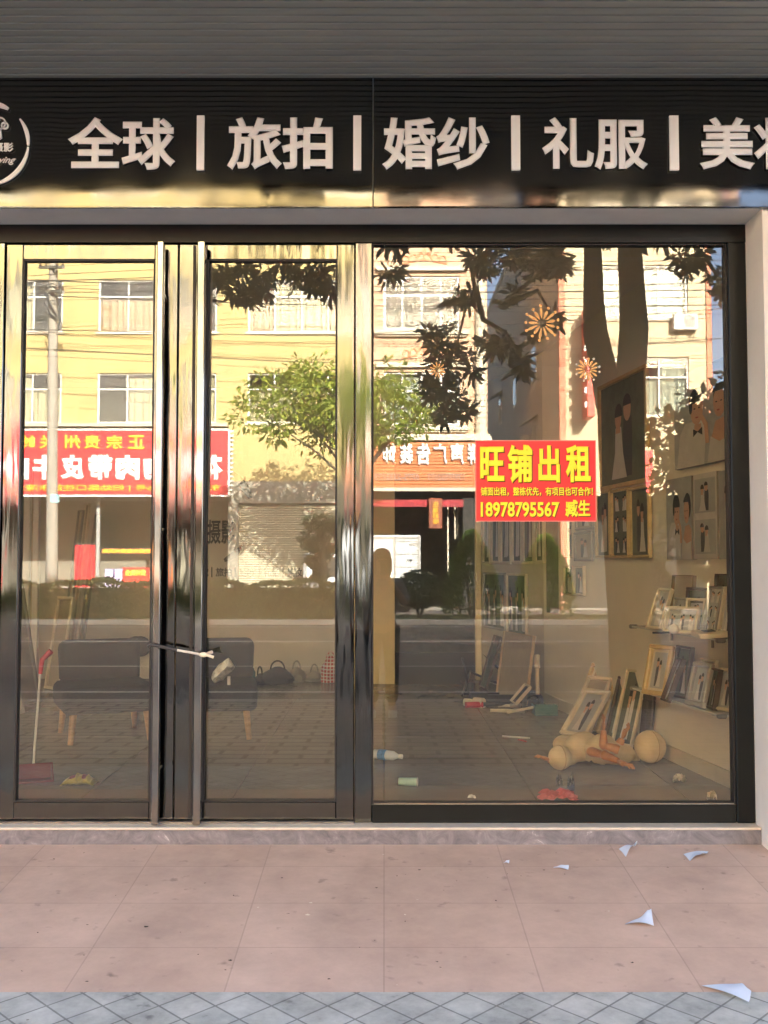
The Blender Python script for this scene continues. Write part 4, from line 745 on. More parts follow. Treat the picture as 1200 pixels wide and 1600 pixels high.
strip_arc(em, o_, X, Z, 0, 0, 78 * kx, -65, -38, brush(5 * kx), 0, .004); strip_arc(em, o_, X, Z, 0, 0, 78 * kx, 20, 62, brush(6 * kx), 0, .004); strip_arc(em, o_, X, Z, 0, 0, 78 * kx, 100, 260, brush(5 * kx), 0, .004); em.build('emblem', M_lg, logo)
bt('摄影', 324, 366, 812, 850)

# --- papers and bits outside
M_paper = mat('bluish_white_paper', (0.64, 0.71, 0.8), .7, var=.03)
def loose(label, pts, bend, z0=.004, name='torn_paper'):
    ps = []
    for x, y in pts:
        yy = -2.0
        for _ in range(12): p = F(x, y, slope(yy)); yy = p.y
        ps.append(p)
    a, b, c, d = ps; g = MB(); n = 8; grid = []
    for j in range(n + 1):
        row = []
        for i in range(n + 1):
            s, t = i / n, j / n; p = a.lerp(b, s).lerp(d.lerp(c, s), t); p.z = slope(p.y) + z0 + bend * (math.sin(math.pi * s * .9) * .45 + t ** 2 * s * .8 + .12 * math.sin(s * 9 + t * 5) * t) ; row.append(p)
        grid.append(row)
    g.sheet(grid); g.sheet([[p + Z * .0006 for p in r] for r in grid]); return solo(g, name, M_paper, label, 'paper', 'torn papers on the forecourt', True)
loose('small torn white paper close to the step, left of the pair', [(967, 1328), (990, 1325), (996, 1326), (978, 1339)], .03)
loose('torn white paper close to the step beside the right pillar', [(1068, 1336), (1107, 1333), (1101, 1341), (1078, 1346)], .02)
loose('curled white paper in the middle of the red tiles', [(976, 1446), (1022, 1450), (1018, 1434), (1008, 1432)], .028)
loose('largest torn white paper, across the red tiles and grey paving', [(1096, 1542), (1170, 1569), (1174, 1561), (1154, 1538)], .02)
for pts, lab in ((((864, 1357), (888, 1361), (889, 1357), (870, 1355)), 'thin white paper strip on the tiles before the step'), (((787, 1350), (795, 1351), (796, 1349), (789, 1348)), 'tiny white paper scrap on the tiles in front of the window')): loose(lab, list(pts), .01, name='paper_scrap')
g = MB(); rnd = random.Random(11)
for k in range(80):
    x, yy = rnd.uniform(-2.2, 2.0), rnd.uniform(-1.9, -.15); s = rnd.uniform(.002, .007) * (1.6 if k % 14 == 0 else 1); a0 = rnd.random() * 6; z = slope(yy) + .002
    g.add([(x + s * math.cos(a0 + t * 1.256) * rnd.uniform(.5, 1.4), yy + s * math.sin(a0 + t * 1.256) * rnd.uniform(.4, 1), z + rnd.uniform(0, .003)) for t in range(5)], [(0, 1, 2, 3, 4)], 0 if k % 5 else 1)
tag(g.build('ground_litter', [mat('dark_grit', (.06, .045, .035), .9), M_cream]), 'scattered dark specks and crumbs over the pavement', 'litter', None, 'stuff')
g = MB(); rnd = random.Random(5)
b0 = V((1.86, -.24, slope(-.24)))
for k in range(26):
    a0 = rnd.random() * 6.28; L = rnd.uniform(.03, .08); o2 = b0 + V((rnd.uniform(-.04, .06), rnd.uniform(-.04, .0), 0)); tip = o2 + V((math.cos(a0) * L * .6, math.sin(a0) * L * .4 - .01, L)); g.add([o2 + V((-.003, 0, 0)), o2 + V((.003, 0, 0)), tip], [(0, 1, 2)])
tag(g.build('dry_weed', mat('dry_weed_blades', (.3, .25, .1), .8)), 'dry weed tuft growing at the foot of the right pillar', 'weed')

# ================================================================== ACROSS THE STREET (seen mirrored in the glass)
FD = 30.0
def fx(px, D=FD): return M(px, 880, D).x
def fz_(py, D=FD): return M(600, py, D).z
M_yel = mat('cream_yellow_render', (0.4, 0.315, 0.135), .8, var=.13, scale=1.3, bump=.03)
M_yeld = grid_mat('pale_tile_facade', (0.5, 0.41, 0.25), (0.54, 0.44, 0.28), (0.4, 0.32, 0.19), .24, .08, .006, .5, plane='xz', rough=.6, var=.16, vscale=1.5)
M_peach = grid_mat('peach_tile_facade', (0.56, 0.35, 0.22), (0.6, 0.39, 0.25), (0.47, 0.31, 0.2), .2, .1, .006, .5, plane='xz', rough=.6, var=.14, vscale=1.2)
M_brick = grid_mat('red_brick_strip', (0.5, 0.13, 0.06), (0.58, 0.18, 0.09), (0.5, 0.35, 0.25), .2, .07, .01, .5, plane='xz', rough=.7, var=.2)
M_greyw = mat('grey_side_render', (0.36, 0.34, 0.29), .85, var=.15, scale=.6)
M_pale = mat('pale_stone_trim', (0.54, 0.49, 0.38), .7, var=.1)
M_wfr = mat('white_window_frame', (0.62, 0.61, 0.57), .5, var=.05)
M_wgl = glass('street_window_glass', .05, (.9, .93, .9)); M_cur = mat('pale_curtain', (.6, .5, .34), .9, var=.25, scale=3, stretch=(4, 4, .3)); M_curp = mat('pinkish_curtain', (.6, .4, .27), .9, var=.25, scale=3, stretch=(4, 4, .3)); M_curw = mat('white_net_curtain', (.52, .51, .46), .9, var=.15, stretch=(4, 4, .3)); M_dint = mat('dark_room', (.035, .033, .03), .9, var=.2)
def wall_holes(g, x0, x1, z0, z1, ya, yb, holes, mi=0):
    xs = sorted({x0, x1, *[h[0] for h in holes], *[h[1] for h in holes]}); zs = sorted({z0, z1, *[h[2] for h in holes], *[h[3] for h in holes]})
    xs = [x for x in xs if x0 <= x <= x1]; zs = [z for z in zs if z0 <= z <= z1]
    for i in range(len(xs) - 1):
        run = None
        for j in range(len(zs) - 1):
            cx, cz = (xs[i] + xs[i + 1]) / 2, (zs[j] + zs[j + 1]) / 2
            if any(h[0] < cx < h[1] and h[2] < cz < h[3] for h in holes):
                if run is not None: g.box(xs[i], xs[i + 1], ya, yb, run, zs[j], mi); run = None
            elif run is None: run = zs[j]
        if run is not None: g.box(xs[i], xs[i + 1], ya, yb, run, z1, mi)
def curtain(x0, x1, z0, z1, y, m, parent, seed):
    rnd = random.Random(seed); n = max(12, int((x1 - x0) / .04)); ph = rnd.random() * 9; top = [V((x0 + (x1 - x0) * i / n, y + .05 * math.sin(i * 1.05 + ph + .8 * math.sin(i * .37)) + .01 * rnd.random(), z1)) for i in range(n + 1)]
    g = MB(); g.sheet([[V((p.x, p.y, z0)) for p in top], top]); return g.build('curtain', m, parent, True, 80)
def window(x0, x1, z0, z1, yf, parent, cols, trans, mcur, seed, gaps=(), sill=True, bar=.045):
    """window in an opening of the facade whose front is at yf (facing +y)"""
    g = MB(); y0, y1 = yf - .14, yf - .07; zt = z0 + (z1 - z0) * trans
    for i in range(cols + 1):
        x = x0 + (x1 - x0) * i / cols; b = bar * (1.0 if 0 < i < cols else 1.3); a = min(max(x - b / 2, x0), x1 - b); g.box(a, a + b, y0, y1, z0, z1)
    for z in (z0, zt - bar / 2, z1 - bar): g.box(x0 + bar, x1 - bar, y0 + .004, y1 - .004, z, z + bar)
    w_ = g.build('window', M_wfr, parent)
    g = MB(); g.box(x0 + .01, x1 - .01, yf - .112, yf - .106, z0 + .01, z1 - .01); g.build('pane', M_wgl, w_)
    rnd = random.Random(seed); step = (x1 - x0) / cols
    if mcur:
        for i in range(cols):
            if i in gaps: continue
            curtain(x0 + step * i + .01, x0 + step * (i + 1) - .01, z0 + .02, zt + (z1 - zt) * (.75 if rnd.random() < .5 else .1), yf - .24, mcur if rnd.random() < .7 else M_curp if mcur is M_cur else mcur, w_, seed * 13 + i)
    if sill: g = MB(); g.box(x0 - .08, x1 + .08, yf, yf + .06, z0 - .08, z0 - .001); g.build('sill', M_pale, w_)
    return w_
def rect(a, b, t, bt_): return (min(fx(a), fx(b)), max(fx(a), fx(b)), fz_(bt_), fz_(t))
YF = -FD; ZG = -0.36
# ---- cream yellow building
by = thing('yellow_building', 'cream yellow building with curtained windows over the red restaurant signboard', 'building', ((fx(-400) + fx(562)) / 2, YF, ZG))
bx0, bx1 = fx(-560), fx(563); zsh = fz_(752)
top3 = (292, 372)
wins = [rect(a, b, t, bt_) for t, bt_ in ((437, 519), (583, 661), (291, 372)) for a, b in ((-310, -130), (-95, 92), (148, 336), (385, 554))]
shop_hole = rect(-330, 356, 772, 960); shut_hole = rect(372, 532, 786, 962)
shop_hole = (shop_hole[0], shop_hole[1], ZG, shop_hole[3]); shut_hole = (shut_hole[0], shut_hole[1], ZG, shut_hole[3])
g = MB(); wall_holes(g, bx0, bx1, zsh, 17.5, YF - .25, YF, [w_ for w_ in wins]); 
for a, b, c, d in [(bx0, bx1, 17.5, 17.6)]: g.box(a, b, YF - 8, YF + .1, c, d + .4)
g.box(bx0, bx0 + .25, YF - 8, YF - .25, ZG, 17.5); g.box(bx1 - .25, bx1, YF - 8, YF - .25, ZG, 17.5); g.box(bx0, bx1, YF - 8.2, YF - 8, ZG, 17.5); g.build('wall', M_yel, by)
g = MB(); wall_holes(g, bx0, bx1, ZG, zsh - .001, YF - .25, YF, [(shop_hole[0], shop_hole[1], ZG - 1, shop_hole[3]), (shut_hole[0], shut_hole[1], ZG - 1, shut_hole[3])]); g.build('ground_floor_wall', mat('grey_ground_floor_render', (.27, .25, .2), .8, var=.15), by)
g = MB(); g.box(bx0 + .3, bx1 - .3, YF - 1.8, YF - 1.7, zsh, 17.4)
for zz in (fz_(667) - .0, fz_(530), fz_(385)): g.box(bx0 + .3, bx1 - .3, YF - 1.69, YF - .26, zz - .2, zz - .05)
g.build('room_shade_sheet', M_dint, by)  # near-black sheets that carry the shade of unlit rooms in their colour
for i, w_ in enumerate(wins): window(*w_, YF, by, 4 if i % 4 else 4, .68, M_cur, i + 3, gaps=(3,) if i in (1, 2, 7) else (0,) if i == 6 else (), bar=.05)
g = MB(); g.box(bx0, fx(356), YF, YF + .35, fz_(668), fz_(663)); g.build('ledge', mat('grey_ledge', (.4, .36, .28), .8), by)
g = MB(); rows = 0; z = shut_hole[2] + .02; n = 0; pts = []
sh = MB(); zz = [ZG + .02 + .08 * k for k in range(int((shut_hole[3] - ZG) / .08))]
grid = []
for k, q in enumerate(zz):
    grid.append([V((shut_hole[0], YF - .2, q)), V((shut_hole[1], YF - .2, q))]); grid.append([V((shut_hole[0], YF - .165, q + .04)), V((shut_hole[1], YF - .165, q + .04))])
sh.sheet(grid); sh.box(shut_hole[0], shut_hole[1], YF - .24, YF - .22, ZG, shut_hole[3]); sh.build('roller_shutter', mat('grey_roller_shutter', (.46, .42, .31), .5, var=.12, scale=3), by)
# the restaurant's open front
g = MB(); a, b, c, d = shop_hole; g.box(a, b, YF - 4.2, YF - 4.1, c, d); g.box(a - .1, a, YF - 4.1, YF - .25, c, d); g.box(b, b + .1, YF - 4.1, YF - .25, c, d); g.box(a, b, YF - 4.1, YF - .25, d, d + .08); g.build('shop_interior', mat('dim_restaurant_wall', (.2, .18, .14), .8, var=.2), by)
g = MB(); g.box(a, b, YF - 4.1, YF - .0, c, c + .02); g.build('shop_floor_slab', M_kerb, by)
for px in (-100, 150, 245): g = MB(); x = fx(px); g.box(x - .06, x + .06, YF - .3, YF - .2, ZG + .03, d - .001); g.build('door_post', mat('grey_aluminium', (.4, .4, .38), .4, metal=.5), by)
def opp(px, py, D): return M(px, py, D)
# red restaurant signboard
SD = FD - .5
a, b, c = opp(357, 776, SD), opp(-300, 776, SD), opp(357, 670, SD)
rs = thing('restaurant_sign', 'long red signboard with white 花江狗肉带皮牛肉 and yellow smaller lines', 'sign', a)
M_rsb = mat('signboard_red', (.55, .02, .025), .5, var=.05); M_swh = mat('signboard_white', (.8, .78, .74), .5, var=.02); M_sye = mat('signboard_yellow', (.8, .42, .03), .5, var=.02)
g = MB(); g.box(b.x, a.x, -SD - .22, -SD, a.z + .06, c.z - .06); g.build('board', M_rsb, rs)
g = MB(); g.box(b.x, a.x, -SD - .23, -SD + .02, a.z, a.z + .059); g.box(b.x, a.x, -SD - .23, -SD + .02, c.z - .059, c.z); g.box(a.x - .02, a.x + .03, -SD - .23, -SD + .02, a.z + .0595, c.z - .0595); g.build('border', M_swh, rs)
g = MB(); n = 15
for k in range(n): z = a.z + (c.z - a.z) * (k + .5) / n; g.box(a.x + .031, a.x + .14, -SD - .2, -SD - .06, z - .03, z + .03)
g.build('side_slat', M_wfr, rs)
def otext(t, x0, x1, y0, y1, D, m, root, bold=.03, depth=.03):     # x0 > x1 in the picture: the words run right to left in the glass
    p, q, r_ = opp(x0, y1, D), opp(x1, y1, D), opp(x0, y0, D); lettering(t, 'lettering', V((p.x, -D + .004, p.z)), -X, Z, abs(q.x - p.x), r_.z - p.z, m, root, bold, depth, 0, n_out=Y_)
# mirrored in the glass, x grows to the same side: the text starts at the right hand end
for i, ch in enumerate('花江狗肉带皮牛肉'): cx = 329 - 43.2 * i; otext(ch, cx + 19, cx - 19, 711, 750, SD, M_swh, rs, .06)
for ch, cx in (('正', 213), ('宗', 179), ('贵', 144), ('州', 114), ('关', 74), ('岭', 42), ('店', 270), ('老', 303)): otext(ch, cx + 13, cx - 13, 680, 702, SD, M_sye, rs, .04)
otext('东环大道1086号 | 妇幼路口往前东湾大桥', 345, 2, 757, 769, SD, M_sye, rs, .03)
# things in the restaurant front
r = thing('red_banner', 'tall plain red banner standing in the restaurant doorway across the road', 'banner', opp(133, 935, FD + .5)); p, q = opp(116, 935, FD + .5), opp(149, 851, FD + .5); g = MB(); g.box(p.x, q.x, -FD - .56, -FD - .5, ZG + .05, q.z); g.build('cloth', M_rsb, r); g = MB(); g.box(p.x - .05, q.x + .05, -FD - .6, -FD - .48, q.z, q.z + .05); g.build('top_bar', M_dark, r)
M_led = mat('lit_led_orange', (.1, .03, .0), .5, var=0, emit=(1, .3, .02), estr=2.2)
r = thing('led_sign', 'glowing orange LED strip of characters in the restaurant front', 'sign', opp(200, 864, FD + .3)); p, q = opp(158, 866, FD + .3), opp(238, 856, FD + .3); g = MB(); g.box(p.x, q.x, -FD - .36, -FD - .3, p.z, q.z); g.build('panel', M_dark, r)
lettering('欢迎光临贵州风味', 'lettering', V((q.x - .03, -FD - .296, p.z + .03)), -X, Z, q.x - p.x - .06, q.z - p.z - .06, M_led, r, .05, .01, 0, n_out=Y_)
r = thing('lit_menu_box', 'red and yellow lit menu box standing on the restaurant counter', 'sign', opp(211, 916, FD - .6)); p, q = opp(191, 917, FD - .6), opp(232, 887, FD - .6); g = MB(); g.box(p.x, q.x, -FD + .4, -FD + .6, ZG + .8, q.z); g.build('case', mat('lit_red_box', (.6, .03, .02), .5, var=0, emit=(1, .05, .02), estr=.25), r)
lettering('贵州美食', 'lettering', V((q.x - .08, -FD + .602, p.z + .36)), -X, Z, q.x - p.x - .16, .22, mat('lit_yellow', (.8, .5, .05), .5, var=0, emit=(1, .6, .05), estr=.3), r, .05, .01, 0, n_out=Y_)
for k, (x0, lab) in enumerate(((164, 'left stack of lilac crates beside the lit menu box'), (179, 'right stack of lilac crates beside the lit menu box'))):
    r = thing('crate_stack', lab, 'crates', opp(x0 + 6, 916, FD - .6), 'lilac crates on the restaurant counter'); p, q = opp(x0, 917, FD - .6), opp(x0 + 13, 889, FD - .6)
    for j in range(2): h_ = (q.z - p.z) / 2; g = MB(); g.box(p.x, q.x, -FD + .3, -FD + .6, p.z + j * h_ + .01, p.z + (j + 1) * h_ - .03); g.box(p.x - .01, q.x + .01, -FD + .29, -FD + .61, p.z + (j + 1) * h_ - .029, p.z + (j + 1) * h_); g.build('crate', mat('lilac_crate', (.45, .4, .62), .5, var=.1), r)
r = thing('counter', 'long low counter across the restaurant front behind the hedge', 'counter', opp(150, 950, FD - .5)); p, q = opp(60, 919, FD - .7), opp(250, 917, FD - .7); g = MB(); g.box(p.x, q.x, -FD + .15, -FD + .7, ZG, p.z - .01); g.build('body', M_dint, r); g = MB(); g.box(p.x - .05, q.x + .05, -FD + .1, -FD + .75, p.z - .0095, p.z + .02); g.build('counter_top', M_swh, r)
# ---- peach building
bp = thing('peach_building', 'peach tiled house with swirl reliefs and white paned windows', 'building', ((fx(566) + fx(762)) / 2, YF, ZG))
px0, px1 = fx(564), fx(763); pw = [rect(599, 720, 431, 515), rect(599, 720, 581, 664), rect(599, 720, 285, 368)]
sho = (fx(566), fx(742), ZG, fz_(766))
g = MB(); wall_holes(g, px0 + .02, px1, fz_(766) + .001, 16.2, YF - .25, YF, pw); g.box(px1 - .2, px1, YF - 9, YF - .25, ZG, 16.2); g.box(px0 + .02, px0 + .2, YF - 9, YF - .25, ZG, 16.2); g.box(px0 + .02, px1, YF - 9, YF + .2, 16.2, 16.5); g.build('wall', M_peach, bp)
g = MB(); wall_holes(g, px0 + .02, px1, ZG, fz_(766), YF - .25, YF, [(sho[0], sho[1] - .4, ZG - 1, sho[3] + 1)]); g.box(px0 + .3, px1 - .3, YF - 1.8, YF - 1.7, sho[3] + .2, 16); g.box(px0 + .25, px1 - .25, YF - 5, YF - 4.9, ZG, sho[3]); g.box(px0 + .25, px1 - .25, YF - 4.9, YF - .26, sho[3], sho[3] + .1); g.build('room_shade_sheet', M_dint, bp)  # near-black colour also gives the entrance and rooms their shade
for i, w_ in enumerate(pw):
    wn = window(*w_, YF, bp, 4, .64, None if i != 1 else M_curw, 40 + i, bar=.07, sill=False)
    g = MB(); zz = w_[2]; g.box(w_[0] - .3, w_[1] + .3, YF, YF + .22, zz - .2, zz - .04); g.box(w_[0] - .22, w_[1] + .22, YF, YF + .14, zz - .26, zz - .201); g.box(w_[0] - .25, w_[1] + .25, YF, YF + .16, w_[3] + .14, w_[3] + .3); g.build('moulding', M_pale, bp)
    cx, cz = (w_[0] + w_[1]) / 2 + .1, w_[2] - .78; g = MB()
    for sx in (-1, 1):
        for k in range(3):
            pp = [V((cx + sx * (.1 + .26 * k + (.16 - .01 * t) * math.cos(t * .55) * .9), YF + .02, cz - .05 * k + (.2 - .012 * t) * math.sin(t * .55))) for t in range(11)]; g.tube(pp, [.03] * 8 + [.024, .02, .01], 6)
    g.tube([V((cx - .8, YF + .02, cz - .22)), V((cx - .3, YF + .02, cz - .12)), V((cx, YF + .02, cz + .3)), V((cx + .3, YF + .02, cz - .12)), V((cx + .8, YF + .02, cz - .22))], .03, 6)
    g.build('swirl_relief', mat('terracotta_relief', (.6, .27, .14), .7, var=.1), bp, True)
a, b = fx(743), fx(762); g = MB(); g.tube([V(((a + b) / 2, YF + .02, fz_(688))), V(((a + b) / 2, YF + .02, 16.1))], .2, 16)
for k in range(7): g.tube([V(((a + b) / 2, YF + .02, fz_(672 - k * 9))), V(((a + b) / 2, YF + .02, fz_(672 - k * 9) + .06))], .225, 16)
g.build('pilaster', M_pale, bp, True)
g = MB(); g.box(px0, px1 + .1, YF, YF + .4, fz_(690), fz_(684)); g.box(px0, px1 + .05, YF, YF + .3, fz_(684) + .001, fz_(680)); g.build('eave', M_pale, bp)
AD = FD - .4; p, q = opp(570, 762, AD), opp(762, 691, AD)
ad = thing('orange_sign', 'orange slatted signboard with raised white 群声广告装饰 lettering', 'sign', p)
M_org = mat('orange_slats', (.5, .16, .045), .5, var=.08); g = MB(); n = 14
for k in range(n): z = p.z + (q.z - p.z) * k / n; h_ = (q.z - p.z) / n; g.box(p.x, q.x, -AD - .1, -AD, z + .012, z + h_ - .001, bev=.01)
g.build('slat_board', M_org, ad); g = MB(); g.box(p.x, q.x + .03, -AD - .2, -AD + .05, p.z - .12, p.z); g.box(p.x, q.x + .03, -AD - .2, -AD - .105, p.z + .0005, q.z); g.build('trim', M_pale, ad)
for i, ch in enumerate('群声广告装饰'): cx = 741 - 26.5 * i; otext(ch, cx + 11, cx - 11, 693, 727, AD, M_swh, ad, .05, .09)
otext('13977532173', 725, 668, 740, 751, AD, mat('grey_sign_letters', (.32, .22, .18), .6), ad, .03, .02); otext('0775-2332173', 655, 585, 740, 751, AD, MATS['grey_sign_letters'], ad, .03, .02)
r = thing('led_ticker', 'dark red faintly lit LED ticker across the top of the dark shop entrance', 'sign', opp(670, 790, FD)); p, q = opp(575, 792, FD - .1), opp(724, 781, FD - .1); g = MB(); g.box(p.x, q.x, -FD + .02, -FD + .1, p.z, q.z); g.build('panel', mat('dark_red_panel', (.25, .01, .02), .4, var=.1), r); otext('广告制作门头招牌', 722, 580, 783, 790, FD - .1, mat('dim_led_red', (.4, .02, .03), .5, var=0, emit=(1, .05, .05), estr=.12), r, .04, .01)  # ticker letters are given a faint glow of their own
pq = thing('wooden_plaque', 'brown hanging plaque with golden 生意興隆 characters', 'plaque', opp(680, 826, FD - .3)); p, q = opp(670, 826, FD - .3), opp(691, 778, FD - .3); g = MB(); g.box(p.x, q.x, -FD + .24, -FD + .3, p.z, q.z, bev=.02); g.build('board', mat('red_brown_lacquer', (.2, .05, .02), .4, var=.2), pq)
for i, ch in enumerate('生意興隆'): otext(ch, 685.5, 675.5, 784 + 9 * i, 792 + 9 * i, FD - .3, M_sye, pq, .03, .02)
for px in (700, 711, 715): r = thing('hanging_strip', ('pale strip hanging in the dark entrance nearest the plaque', 'pale strip hanging in the dark entrance, middle one', 'pale strip hanging in the dark entrance furthest from the plaque')[(700, 711, 715).index(px)], 'strip', opp(px, 840, FD + .6), 'pale strips in the entrance'); p, q = opp(px - 1, 842 if px > 700 else 900, FD + .6), opp(px + 1, 790, FD + .6); g = MB(); g.box(p.x, q.x, -FD - .64, -FD - .6, p.z, q.z); g.build('strip', M_pale, r); g = MB(); g.box(p.x - .02, q.x + .02, -FD - .66, -FD - .58, q.z, q.z + .06); g.build('clip', M_dark, r)
# ---- right hand building beyond an alley
br_ = thing('tiled_building', 'pale tiled apartment block with red brick edges beyond the alley', 'building', ((fx(880) + fx(1118)) / 2, YF, ZG))
rx0, rx1 = fx(876), fx(1117); rw = [rect(941, 1081, 414, 498), rect(941, 1081, 558, 650), rect(941, 1081, 270, 352)]
g = MB(); wall_holes(g, fx(886), fx(1109), ZG, 15.8, YF - .25, YF, rw + [(fx(890), fx(1104), ZG - 1, fz_(775))]); g.box(rx0, rx1, YF - 28, YF + .15, 15.8, 16.1); g.build('wall', M_yeld, br_)  # open ground floor added so the street level reads dark
g = MB(); g.box(rx0, fx(886) - .001, YF - .25, YF + .06, ZG, 15.79); g.box(fx(1109) + .001, rx1, YF - .25, YF + .06, ZG, 15.79); g.build('brick_edge', M_brick, br_)
sidew = [(-36, 8.6), (-36, 5.4), (-42, 8.4), (-42, 5.2), (-36, 2.2), (-48, 8.4), (-48, 5.2)]
g = MB(); g.box(rx0 + .05, rx0 + .25, YF - 28, YF - .251, ZG, 15.79); g.box(rx1 - .2, rx1, YF - 28, YF - .251, ZG, 15.79); g.build('side_wall', M_greyw, br_)
g = MB(); g.box(rx0 + .3, rx1 - .3, YF - 1.8, YF - 1.7, ZG, 15.6); g.box(rx0 + .3, rx1 - .3, YF - 1.69, YF - .26, fz_(775), fz_(775) + .1); g.build('room_shade_sheet', M_dint, br_)  # black backing stands in for shade behind the windows and ground floor
for i, w_ in enumerate(rw): window(*w_, YF, br_, 3, .66, M_curw, 60 + i, bar=.055)
for k, (yy, zz) in enumerate(sidew):
    g = MB(); g.box(rx0 + .01, rx0 + .049, yy - .6, yy + .6, zz, zz + 1.4); w_ = g.build('window', M_wfr, br_); g = MB(); g.box(rx0 - .004, rx0 + .009, yy - .54, yy + .54, zz + .06, zz + 1.34); g.build('pane', M_wgl, w_)
    g = MB(); A_ = [V((rx0 + .049, yy - .75, zz + 1.75)), V((rx0 + .049, yy + .75, zz + 1.75)), V((rx0 - .55, yy + .75, zz + 1.4)), V((rx0 - .55, yy - .75, zz + 1.4))]; g.loft([[p for p in A_], [p - Z * .05 for p in A_]], True); g.build('awning', mat('grey_awning', (.3, .29, .26), .8, var=.1), w_)
def ac(label, c, nrm_, tang):
    r = thing('air_conditioner', label, 'air conditioner', c); g = MB(); g.obox(c + nrm_ * .18 + Z * .3, tang, Z, nrm_, .82, .56, .3, 0, .02); g.build('casing', M_wfr, r)
    g = MB()
    for rr in (.06, .11, .16, .21): g.tube([c + nrm_ * .335 + Z * .3 + tang * (-.12 + rr * math.cos(t * .4189)) + Z * rr * math.sin(t * .4189) for t in range(16)], .008, 5)
    for k in range(4): a0 = k * math.pi / 4; d = tang * math.cos(a0) + Z * math.sin(a0); e = c + nrm_ * .333 + Z * .3 - tang * .12; g.tube([e - d * .21, e + d * .21], .006, 5)
    g.build('fan_grille', M_greyf, r); g = MB(); g.obox(c + nrm_ * .331 + Z * .3 - tang * .12, tang, Z, nrm_, .4, .42, .006); g.build('fan_recess', M_greyf, r)
    for s in (-1, 1): g = MB(); g.tube([c + tang * .3 * s - Z * .02, c + tang * .3 * s + nrm_ * .4 - Z * .02], .02, 6); g.tube([c + tang * .3 * s - Z * .3, c + tang * .3 * s + nrm_ * .38 - Z * .03], .014, 6); g.build('bracket', M_dark, r)
ac('white air conditioner on the pale tiled front under the upper window', V((fx(1073), YF, fz_(519))), Y_, -X)
ac('white air conditioner high in the shaded alley wall', V((rx0 + .05, -37.9, 6.0)), -X, Y_); ac('white air conditioner lower and further back in the shaded alley wall', V((rx0 + .05, -44.2, 4.9)), -X, Y_)
r = thing('blade_sign', 'narrow tall red blade sign projecting from the pale tiled front', 'sign', opp(914, 657, FD)); p, q = opp(909, 657, FD), opp(918, 490, FD); g = MB(); g.box(p.x, q.x, YF + .12, YF + 1.05, p.z, q.z); g.build('box', mat('blade_red', (.7, .06, .03), .5, var=.08), r)
g = MB()
for k in range(7): z = p.z + .3 + k * (q.z - p.z - .4) / 7; g.tube([V((p.x - .06, YF + 1.0, z)), V((p.x - .06, YF + 1.0, z + .2))], .05, 8)
g.build('bulb_row', M_swh, r, True); g = MB(); g.box(p.x + .03, q.x - .03, YF, YF + .12, p.z + .4, p.z + .5); g.box(p.x + .03, q.x - .03, YF, YF + .12, q.z - .5, q.z - .4); g.build('bracket', M_dark, r)
g = MB(); g.box(fx(978), fx(1020), YF + .02, YF + .2, fz_(770), fz_(705)); g.build('shop_board', M_rsb, br_)
bf = thing('distant_block', 'pale grey building far behind at the right edge of the street', 'building', (fx(1210), -46, ZG)); g = MB(); g.box(fx(1121), 30, -60, -46, ZG, 9.5); g.build('wall', mat('pale_blue_grey_wall', (.45, .46, .47), .8), bf); g = MB(); g.box(fx(1121) - .2, 30.2, -60.2, -45.8, 9.5, 9.8); g.build('roof', M_greyw, bf)
for i in range(5):
    for j in range(2): g = MB(); x = fx(1121) + 1 + i * 2.6; g.box(x, x + 1.4, -46, -45.96, 2.2 + j * 3.1, 3.7 + j * 3.1); w_ = g.build('window', M_wfr, bf); g = MB(); g.box(x + .08, x + 1.32, -45.958, -45.95, 2.28 + j * 3.1, 3.62 + j * 3.1); g.build('pane', M_wgl, w_)
bb = thing('alley_end_house', 'shaded grey house closing the end of the alley', 'building', (4.8, -60, ZG)); g = MB(); g.box(-2, 9, -66, -60, ZG, 11); g.build('wall', M_greyw, bb); g = MB(); g.box(-2.2, 9.2, -66.2, -59.8, 11, 11.3); g.build('roof', M_greyf, bb)

# ---- pole and wires
PD = 27.9; pole = thing('utility_pole', 'grey concrete utility pole with two crossarms behind the hedge', 'utility pole', M(81, 945, PD))
M_conc = mat('pole_concrete', (.27, .25, .21), .85, var=.15, scale=5)
b0, t0 = M(81, 945, PD), M(84, 300, PD); b0.z = ZG; g = MB(); g.tube([b0, b0.lerp(t0, .5), t0], [.2, .165, .12], 16); g.build('shaft', M_conc, pole, True)
arms = []
for py in (420, 458): c = M(83, py, PD); g = MB(); g.obox(c + Y_ * .16, V((1, .9, -.25)), Z, V((-.9, 1, 0)), 1.5, .09, .09); g.build('crossarm', mat('grey_galvanised', (.2, .2, .18), .5, metal=.5), pole); arms.append(c + Y_ * .16)
for c in arms:
    for t in (-.7, -.35, .35, .7): g = MB(); e = c + V((1, .9, -.25)).normalized() * t; g.lathe(e + Z * .05, Z, [(0, .03), (.03, .05), (.06, .03), (.09, .05), (.13, .02)], 10); g.build('insulator', M_brown, pole, True)
for py0, py1 in ((455, 495), (480, 500)): g = MB(); g.tube([M(70 + (py0 - 455) * .2, py0, PD - .2), M(78, (py0 + py1) / 2, PD - .25), M(90, py1, PD - .2)], .03, 6); g.build('cable_bend', M_dark, pole, True)
g = MB(); p, q = M(73, 785, PD - .2), M(86, 772, PD - .2); g.tube([V((b0.x, -PD, p.z)), V((b0.x, -PD, q.z))], .188, 16); g.build('blue_notice', mat('pale_blue_notice', (.25, .5, .55), .6), pole, True)
M_wire = mat('black_cable', (.02, .02, .02), .6, var=0)
